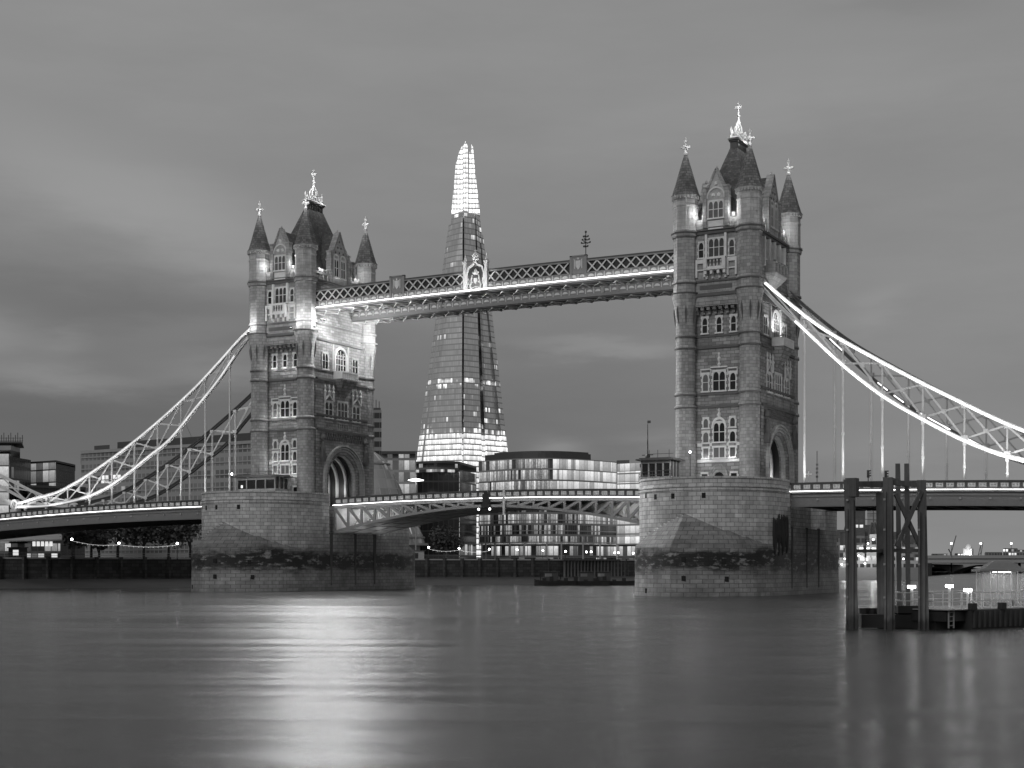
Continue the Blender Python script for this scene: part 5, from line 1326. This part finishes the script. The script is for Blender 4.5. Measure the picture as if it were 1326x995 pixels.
for (a, b), lb in zip(((0,1),(1,2),(3,4),(4,5)), ('string of tiny bulbs between the two leftmost embankment lamps','string of tiny bulbs running to the starry lamp by the farther pier','string of tiny bulbs under the leaning glass building','string of tiny bulbs below the dark glass block')):
    t = thing('string_lights', lb, 'string lights', (0,0,0), 'strings of bulbs along the embankment')
    pa, pb = Vector((*plan(LP[a][0], LP[a][1]), hgt(LP[a][2]+2.5, LP[a][1]))), Vector((*plan(LP[b][0], LP[b][1]), hgt(LP[b][2]+2.5, LP[b][1])))
    n = int((pb-pa).length/1.0); P = [pa.lerp(pb, i/n)-Vector((0,0,.45*math.sin(math.pi*i/n))) for i in range(n+1)]
    m = MB(); m.tube([tuple(p) for p in P], .02, 4)
    for p in P: m.ball(p.x, p.y, p.z-.12, .06, 5)
    m.build('bulbs', M['bulb_tiny'], t)
t = thing('street_lamp', 'tall lamp mast with a glowing saucer head rising behind the bascule deck', 'street lamp', (*plan(538.5, 385), GZ))
m = MB(); m.tube([(0,0,0),(0,0,hgt(583,385)-GZ)], [.2,.08], 8); m.build('post', M['grey_iron'], t)
z = hgt(622,385)-GZ; m = MB(); m.lathe([(.3,z-.3),(2.0,z-.1),(2.1,z),(1.2,z+.25),(.2,z+.4)], 0, 0, 20); m.build('saucer', M['bulb_soft'], t)
# quay clutter, jetty posts, moored boats
t = thing('sheet_pile_jetty', 'dark timber-fronted jetty of upright posts left of the nearer pier', 'jetty')
for i in range(24):
    u = 731+i*4.3; x, y = plan(u, 371+i*.9); m = MB(); m.tube([(x,y,.5),(x,y,6.0)], .3, 6); m.build('post', M['timber'], t)
m = MB(); m.path([(*plan(729,370.5),6.0),(*plan(834,393),6.0)], .6, .4); m.build('beam', M['timber'], t)
def boat(u, Z, L, label, kind):
    x, y = plan(u, Z); t = thing('work_boat', label, 'boat', (x, y, 0), 'dark work boats off the jetty'); t.rotation_euler.z = -YAW*-1+.1 if False else .5-.06
    m = MB(); rings = []
    for f, w, sh in ((0,.6,1.5),(.12,1.5,1.2),(.4,1.9,1.0),(.8,1.9,1.0),(1,1.5,1.15)):
        X = (f-.5)*L; rings.append([(X,-w*.7,-.4),(X,-w,sh),(X,w,sh),(X,w*.7,-.4)])
    m.loft(rings); m.build('hull', M['hull'], t)
    m = MB(); cx = L*(.1 if kind else -.1); m.box(cx-1.6,cx+1.6,-1.1,1.1,1.0,3.0); m.box(cx-1.9,cx+1.9,-1.3,1.3,3.0,3.15); m.build('wheelhouse', M['dark_iron'], t)
    m = MB(); m.box(cx-1.3,cx+.2,-1.14,-1.08,2.0,2.7); m.build('window', M['pale_front'], t)
    m = MB(); m.tube([(cx+.4,0,3.1),(cx+.4,0,5.6)],[.08,.03],6); m.tube([(-L*.35,0,1),(-L*.35,0,2.6)],.1,6); m.box(cx-.3,cx+1.1,-.05,.05,4.3,4.4); m.build('mast', M['black'], t)
    m = MB()
    for i in range(5): X = L*(-.42+.17*i); m.box(X-.5,X+.4,-1.2,1.0,1.0,1.35+.35*((i*7)%3)); 
    m.build('deck_gear', M['black'], t)
boat(719, 331, 9.5, 'leftmost dark work boat with a low wheelhouse off the quay', 0)
boat(752, 332, 13, 'middle dark work boat with a pale wheelhouse off the quay', 1)
boat(789, 334, 13, 'rightmost dark work boat close to the nearer pier', 0)
for i, (u, Z, w, h, lb) in enumerate(((690,371,7,1.4,'long white banner-like hoarding on the quay edge'),(540,362,3.5,2.6,'white framed booth on the quay right of the farther pier'),(654,368,3,.9,'small pale sign board on the river wall'),(812,397,5,1.2,'low pale cabin roof near the jetty'))):
    x, y = plan(u, Z); t = thing('quay_hut', lb, 'hut', (x, y, GZ-.1)); t.rotation_euler.z = .497
    m = MB(); m.box(-w/2,w/2,-.6,.6,.1,h); m.build('wall', M['concrete'], t); m = MB(); m.box(-w/2-.2,w/2+.2,-.8,.8,h,h+.15); m.build('roof', M['lead'], t)
    m = MB(); m.box(-w*.3,w*.1,-.64,-.6,h*.3,h*.8); m.build('window', M['glass'], t)
gp = thing('quay_railing', 'thin pale guard rail along the top of the far river wall', 'railing')
for z in (6.6, 7.1):
    m = MB(); m.path([(*plan(u, Z+.4), z) for u, Z in WALL[1:6]], .07, .07); m.build('rail', M['grey_iron'], gp)

# ------------------------------------------------------------------ upstream: warship, road bridge, far skyline
WS = thing('museum_warship', 'grey warship with lattice mast and many lights seen between the pier and the piles', 'warship')
def wbox(u0, u1, Z, d, v0, v1, nm, mat): return prism_bld(WS, nm, [(u0,Z),(u1,Z),(u1,Z+d),(u0,Z+d)], hgt(v0,Z), hgt(v1,Z), mat)
M['ship_front'] = facade('ship_superstructure', 2.0, 2.6, .3, .4, .4, 1.0, .05, .35, .4)
ZB = 470
m = MB(); m.loft([[(*plan(u,ZB+d),z) for u,d in ((1062,6),(1085,0),(1196,0),(1196,14),(1085,14),(1062,8))] for z in (-.3,)]+[[(*plan(u,ZB+d),z) for u,d in ((1050,6),(1082,-.6),(1199,-.6),(1199,14.6),(1082,14.6),(1050,8))] for z in (hgt(735,ZB),)]); m.build('hull', M['grey_iron'], WS)
wbox(1084,1200,ZB+2,10,735,722,'superstructure',M['ship_front']); wbox(1092,1118,ZB+3,8,722,706,'superstructure',M['ship_front']); wbox(1122,1150,ZB+3,8,722,700,'superstructure',M['ship_front']); wbox(1158,1178,ZB+3,8,722,708,'superstructure',M['ship_front'])
wbox(1126,1138,ZB+4,6,700,692,'bridge_deck',M['white_iron'])
m = MB(); x, y = plan(1096.5, ZB+7); m.lathe([(2.2,hgt(706,ZB)),(2.1,hgt(690,ZB)),(2.3,hgt(689,ZB))], x, y, 14); m.build('funnel', M['dark_iron'], WS)
m = MB(); x, y = plan(1131, ZB+7)
for a, b in ((-1,-1),(1,-1),(1,1),(-1,1)): m.bar((x+a*1.5,y+b*1.5,hgt(700,ZB)),(x+a*.5,y+b*.5,hgt(676,ZB)),.3,.3)
for i in range(5):
    z0, z1 = hgt(700-4.8*i,ZB), hgt(695.2-4.8*i,ZB); w0, w1 = 1.5-.2*i, 1.3-.2*i
    for b in (-1, 1): m.bar((x-w0,y+b*w0,z0),(x+w1,y+b*w1,z1),.16,.16); m.bar((x+w0,y+b*w0,z0),(x-w1,y+b*w1,z1),.16,.16)
m.bar((x,y,hgt(676,ZB)),(x,y,hgt(655,ZB)),.25,.25); m.bar((x-4.4,y-2,hgt(671,ZB)),(x+4.4,y+2,hgt(674,ZB)),.2,.2); m.bar((x-2,y,hgt(664,ZB)),(x+2,y,hgt(664,ZB)),.15,.15); m.build('mast', M['dark_iron'], WS)
for i, (u, v) in enumerate(((1094,724),(1103,727),(1112,720),(1124,704),(1131,699),(1135,713),(1142,722),(1149,716),(1120,730),(1099,716),(1163,715),(1170,724),(1139,731),(1090,731))):
    x, y = plan(u, ZB-1); m = MB(); m.ball(x, y, hgt(v,ZB), .3, 6); m.build('lamp', M['bulb_soft'], WS)
for u, v in ((1096,724),(1130,712),(1137,725)): x, y = plan(u, ZB-6); lamp(x, y, hgt(v,ZB), 700, .5)
for u, w, vt, lb in ((1114,8,640,'tall dark slab tower far behind the warship mast'),(1131,10,652,'paler broad tower beside the dark slab far behind the warship')):
    t = thing('distant_tower', lb, 'building'); Z = 1800
    M['dist%d' % u] = facade('distant_front%d' % u, 6, 7, .3, .4, .12, .9, .12 if u < 1120 else .3, .1 if u < 1120 else .3, .1 if u < 1120 else .34)
    prism_bld(t, 'wall', [(u-w*.8,Z),(u+w*.8,Z),(u+w*.8,Z+30),(u-w*.8,Z+30)], 5, hgt(vt,Z), M['dist%d' % u])
    prism_bld(t, 'roof', [(u-w*.6,Z+3),(u+w*.6,Z+3),(u+w*.6,Z+25),(u-w*.6,Z+25)], hgt(vt,Z), hgt(vt-1.5,Z), M['lead'])
rnd = random.Random(11)
M['dist'] = facade('riverside_front', 2.6, 3.4, .3, .4, .42, .8, .08, .2, .26)
cols = ['pale riverside warehouse low behind the warship bow','riverside warehouse with lit rows behind the warship funnel','squat riverside block behind the warship mast','riverside block behind the warship stern','narrow riverside block right of the warship']
for i, (u0, u1, vt) in enumerate(((1082,1102,697),(1102,1120,694),(1120,1146,690),(1146,1168,699),(1168,1196,703))):
    t = thing('riverside_block', cols[i], 'building'); Z = 640+15*i
    prism_bld(t, 'wall', [(u0,Z),(u1-.3,Z),(u1-.3,Z+30),(u0,Z+30)], 1, hgt(vt,Z), M['dist'])
    m = MB(); a, b = plan(u0,Z), plan(u1-.3,Z); c_, d_ = plan(u1-.3,Z+30), plan(u0,Z+30); z = hgt(vt,Z)
    e, f = ((a[0]+d_[0])/2,(a[1]+d_[1])/2), ((b[0]+c_[0])/2,(b[1]+c_[1])/2)
    m.add([(*a,z),(*b,z),(*c_,z),(*d_,z),(*e,z+4),(*f,z+4)], [(0,1,5,4),(2,3,4,5),(0,4,3),(1,2,5),(0,3,2,1)]); m.build('roof', M['slate'], t)
LB = thing('road_bridge', 'low concrete road bridge crossing the river far upstream at right', 'bridge')
Zb = 930
prism_bld(LB, 'deck', [(1196,Zb),(1420,Zb-30),(1420,Zb+2),(1196,Zb+32)], hgt(729,Zb), hgt(722,Zb), M['concrete'])
prism_bld(LB, 'parapet', [(1196,Zb-1),(1420,Zb-31),(1420,Zb-30),(1196,Zb)], hgt(723.5,Zb), hgt(719.5,Zb), M['grey_iron'])
for u0, u1 in ((1150,1231),(1233,1318),(1322,1410)):
    m = MB(); n = 14; P = [(u0+(u1-u0)*i/n) for i in range(n+1)]
    top = [(*plan(u,Zb+.5-30*(u-1196)/224), hgt(728.8,Zb)) for u in P]; lo = [(*plan(u,Zb+.5-30*(u-1196)/224), hgt(731.5+10*abs(2*i/n-1)**2.2,Zb)) for i, u in enumerate(P)]
    bt = [(x,y+30,z) for x,y,z in top]; bl = [(x,y+30,z) for x,y,z in lo]
    m.loft([[top[i], lo[i], bl[i], bt[i]] for i in range(n+1)]); m.build('arch_span', M['concrete'], LB)
for u in (1232,1320): prism_bld(LB, 'pier', [(u-4,Zb-4),(u+4,Zb-4),(u+4,Zb+26),(u-4,Zb+26)], -1, hgt(740,Zb), M['trim'])
for i, (u, lb) in enumerate(((1232,'tall street lamp on the far road bridge nearest the piles'),(1270,'middle tall street lamp on the far road bridge'),(1309.5,'rightmost tall street lamp on the far road bridge'))):
    Z = Zb-8; x, y = plan(u, Z); t = thing('street_lamp', lb, 'street lamp', (x, y, hgt(722,Zb)), 'street lamps on the far road bridge')
    m = MB(); h = hgt(704,Z)-hgt(722,Zb); m.tube([(0,0,0),(0,0,h)], .14, 6); m.build('post', M['dark_iron'], t); m = MB(); m.ball(0,0,h,.65,8); m.build('globe', M['bulb_soft'], t)
t = thing('domed_tower', 'small floodlit white domed tower far beyond the road bridge', 'tower', (*plan(1254, 1500), 5))
m = MB(); k = 1500/1896; m.box(-5*k*1.1,5*k*1.1,-4,4,0,hgt(711,1500)-5); m.lathe([(5*k,hgt(711,1500)-5),(4.4*k,hgt(708,1500)-5),(3*k,hgt(705.5,1500)-5),(.3,hgt(704.5,1500)-5)], 0, 0, 16); m.build('drum', M['white_iron'], t)
lamp(*plan(1255,1485), 14, 9000, 1.0)
t = thing('tower_crane', 'slanting crane jib above the far road bridge', 'crane', (*plan(1231.5, 1300), 8))
m = MB(); m.bar((0,0,0),(0,0,8),1.4,1.4); m.bar((0,0,8),(4,2,24),.7,.7); m.bar((0,0,8),(-2,-1,12),.9,.9); m.build('jib', M['dark_iron'], t)
t = thing('tower_crane', 'slim twin-legged crane beside the middle bridge lamp', 'crane', (*plan(1269, 1300), 8))
m = MB(); m.bar((-3,0,0),(1,0,17),.5,.5); m.bar((0,0,0),(2.5,0,18),.5,.5); m.bar((-3,0,5),(1,0,9),.4,.4); m.build('jib', M['dark_iron'], t)
t = thing('tower_crane', 'leaning lattice crane rising behind the warship near the pier edge', 'crane', (*plan(1094, 900), 8))
m = MB(); m.bar((0,0,0),(-1,0,16),.8,.8); m.bar((-1,0,16),(2.5,1,32),.5,.5); m.build('jib', M['dark_iron'], t)
t = thing('tower_crane', 'faint thin crane far behind the long office block', 'crane', (*plan(248, 900), 8))
m = MB(); m.bar((0,0,0),(0,0,hgt(566,900)-8),.9,.9); m.bar((0,0,hgt(566,900)-8),(-4,-2,hgt(545,900)-8),.5,.5); m.build('jib', M['grey_iron'], t)
fr_lab = ['low far building right of the white domed tower','scaffolded far building by the rightmost bridge lamp','long low far building at the right edge beyond the road bridge','far low block left of the white domed tower','far low block between the two bridge lamps']
for i, (u0, u1, v) in enumerate(((1275,1298,716),(1299,1318,711),(1318,1360,713),(1206,1228,718),(1236,1247,717.5))):
    t = thing('distant_block', fr_lab[i], 'building'); Z = 1350
    prism_bld(t, 'wall', [(u0,Z),(u1,Z),(u1,Z+25),(u0,Z+25)], 3, hgt(v,Z), M['dist']); prism_bld(t, 'roof', [(u0+.5,Z+2),(u1-.5,Z+2),(u1-.5,Z+22),(u0+.5,Z+22)], hgt(v,Z), hgt(v-.8,Z), M['lead'])

# parapet lamps of both towers; those beside the gilded tops are added stand-ins
for T, x0 in ((tower_l,-41),(tower_r,41)):
    k = 1.0
    for sx in (-1, 1):
        lamp(sx*2.75, -10.4, 57.9, 150*k, .15, T); lamp(5.9, sx*5.6, 57.9, 150*k, .15, T)
    for s in (-1.2, 1.2): lamp(.0+s, -2.4*0+s*2.2, 71.7, 260, .12, T)
    lamp(1.6, -1.5, 74.5, 500, .15, T); lamp(-1.2, -2.0, 74.0, 400, .15, T)
    for sx in (-1, 1):
        for sy in (-1, 1):
            if not (sx < 0 and sy > 0): lamp(sx*5.13+.9, sy*9.35-1.2, 68.0, 70 if x0 > 0 else 140, .1, T)
    for s in (-3.6, 3.6): lamp(3.0, s*.95, 18.4, 70, .15, T); lamp(-1, s*.95, 18.4, 70, .15, T)
for s in (-1.6, 1.6): flood(41+7.5, s, 39.5, 900, 'floodlight in the %s half of the lit oriel balcony of the nearer tower' % ('front' if s < 0 else 'rear'), 150, (.1,0,1), .12)
for s in (-2.3, 0, 2.3):
    lamp(s, -9.2, 39.6, 45, .08, tower_l); lamp(s*.95, -9.2, 31.0, 45, .08, tower_l); lamp(s*.95, -9.3, 23.2, 40, .08, tower_l)
for T in (tower_l, tower_r):
    for s in (-2.15, 2.15): lamp(s, -9.2, 20.9, 30, .08, T)
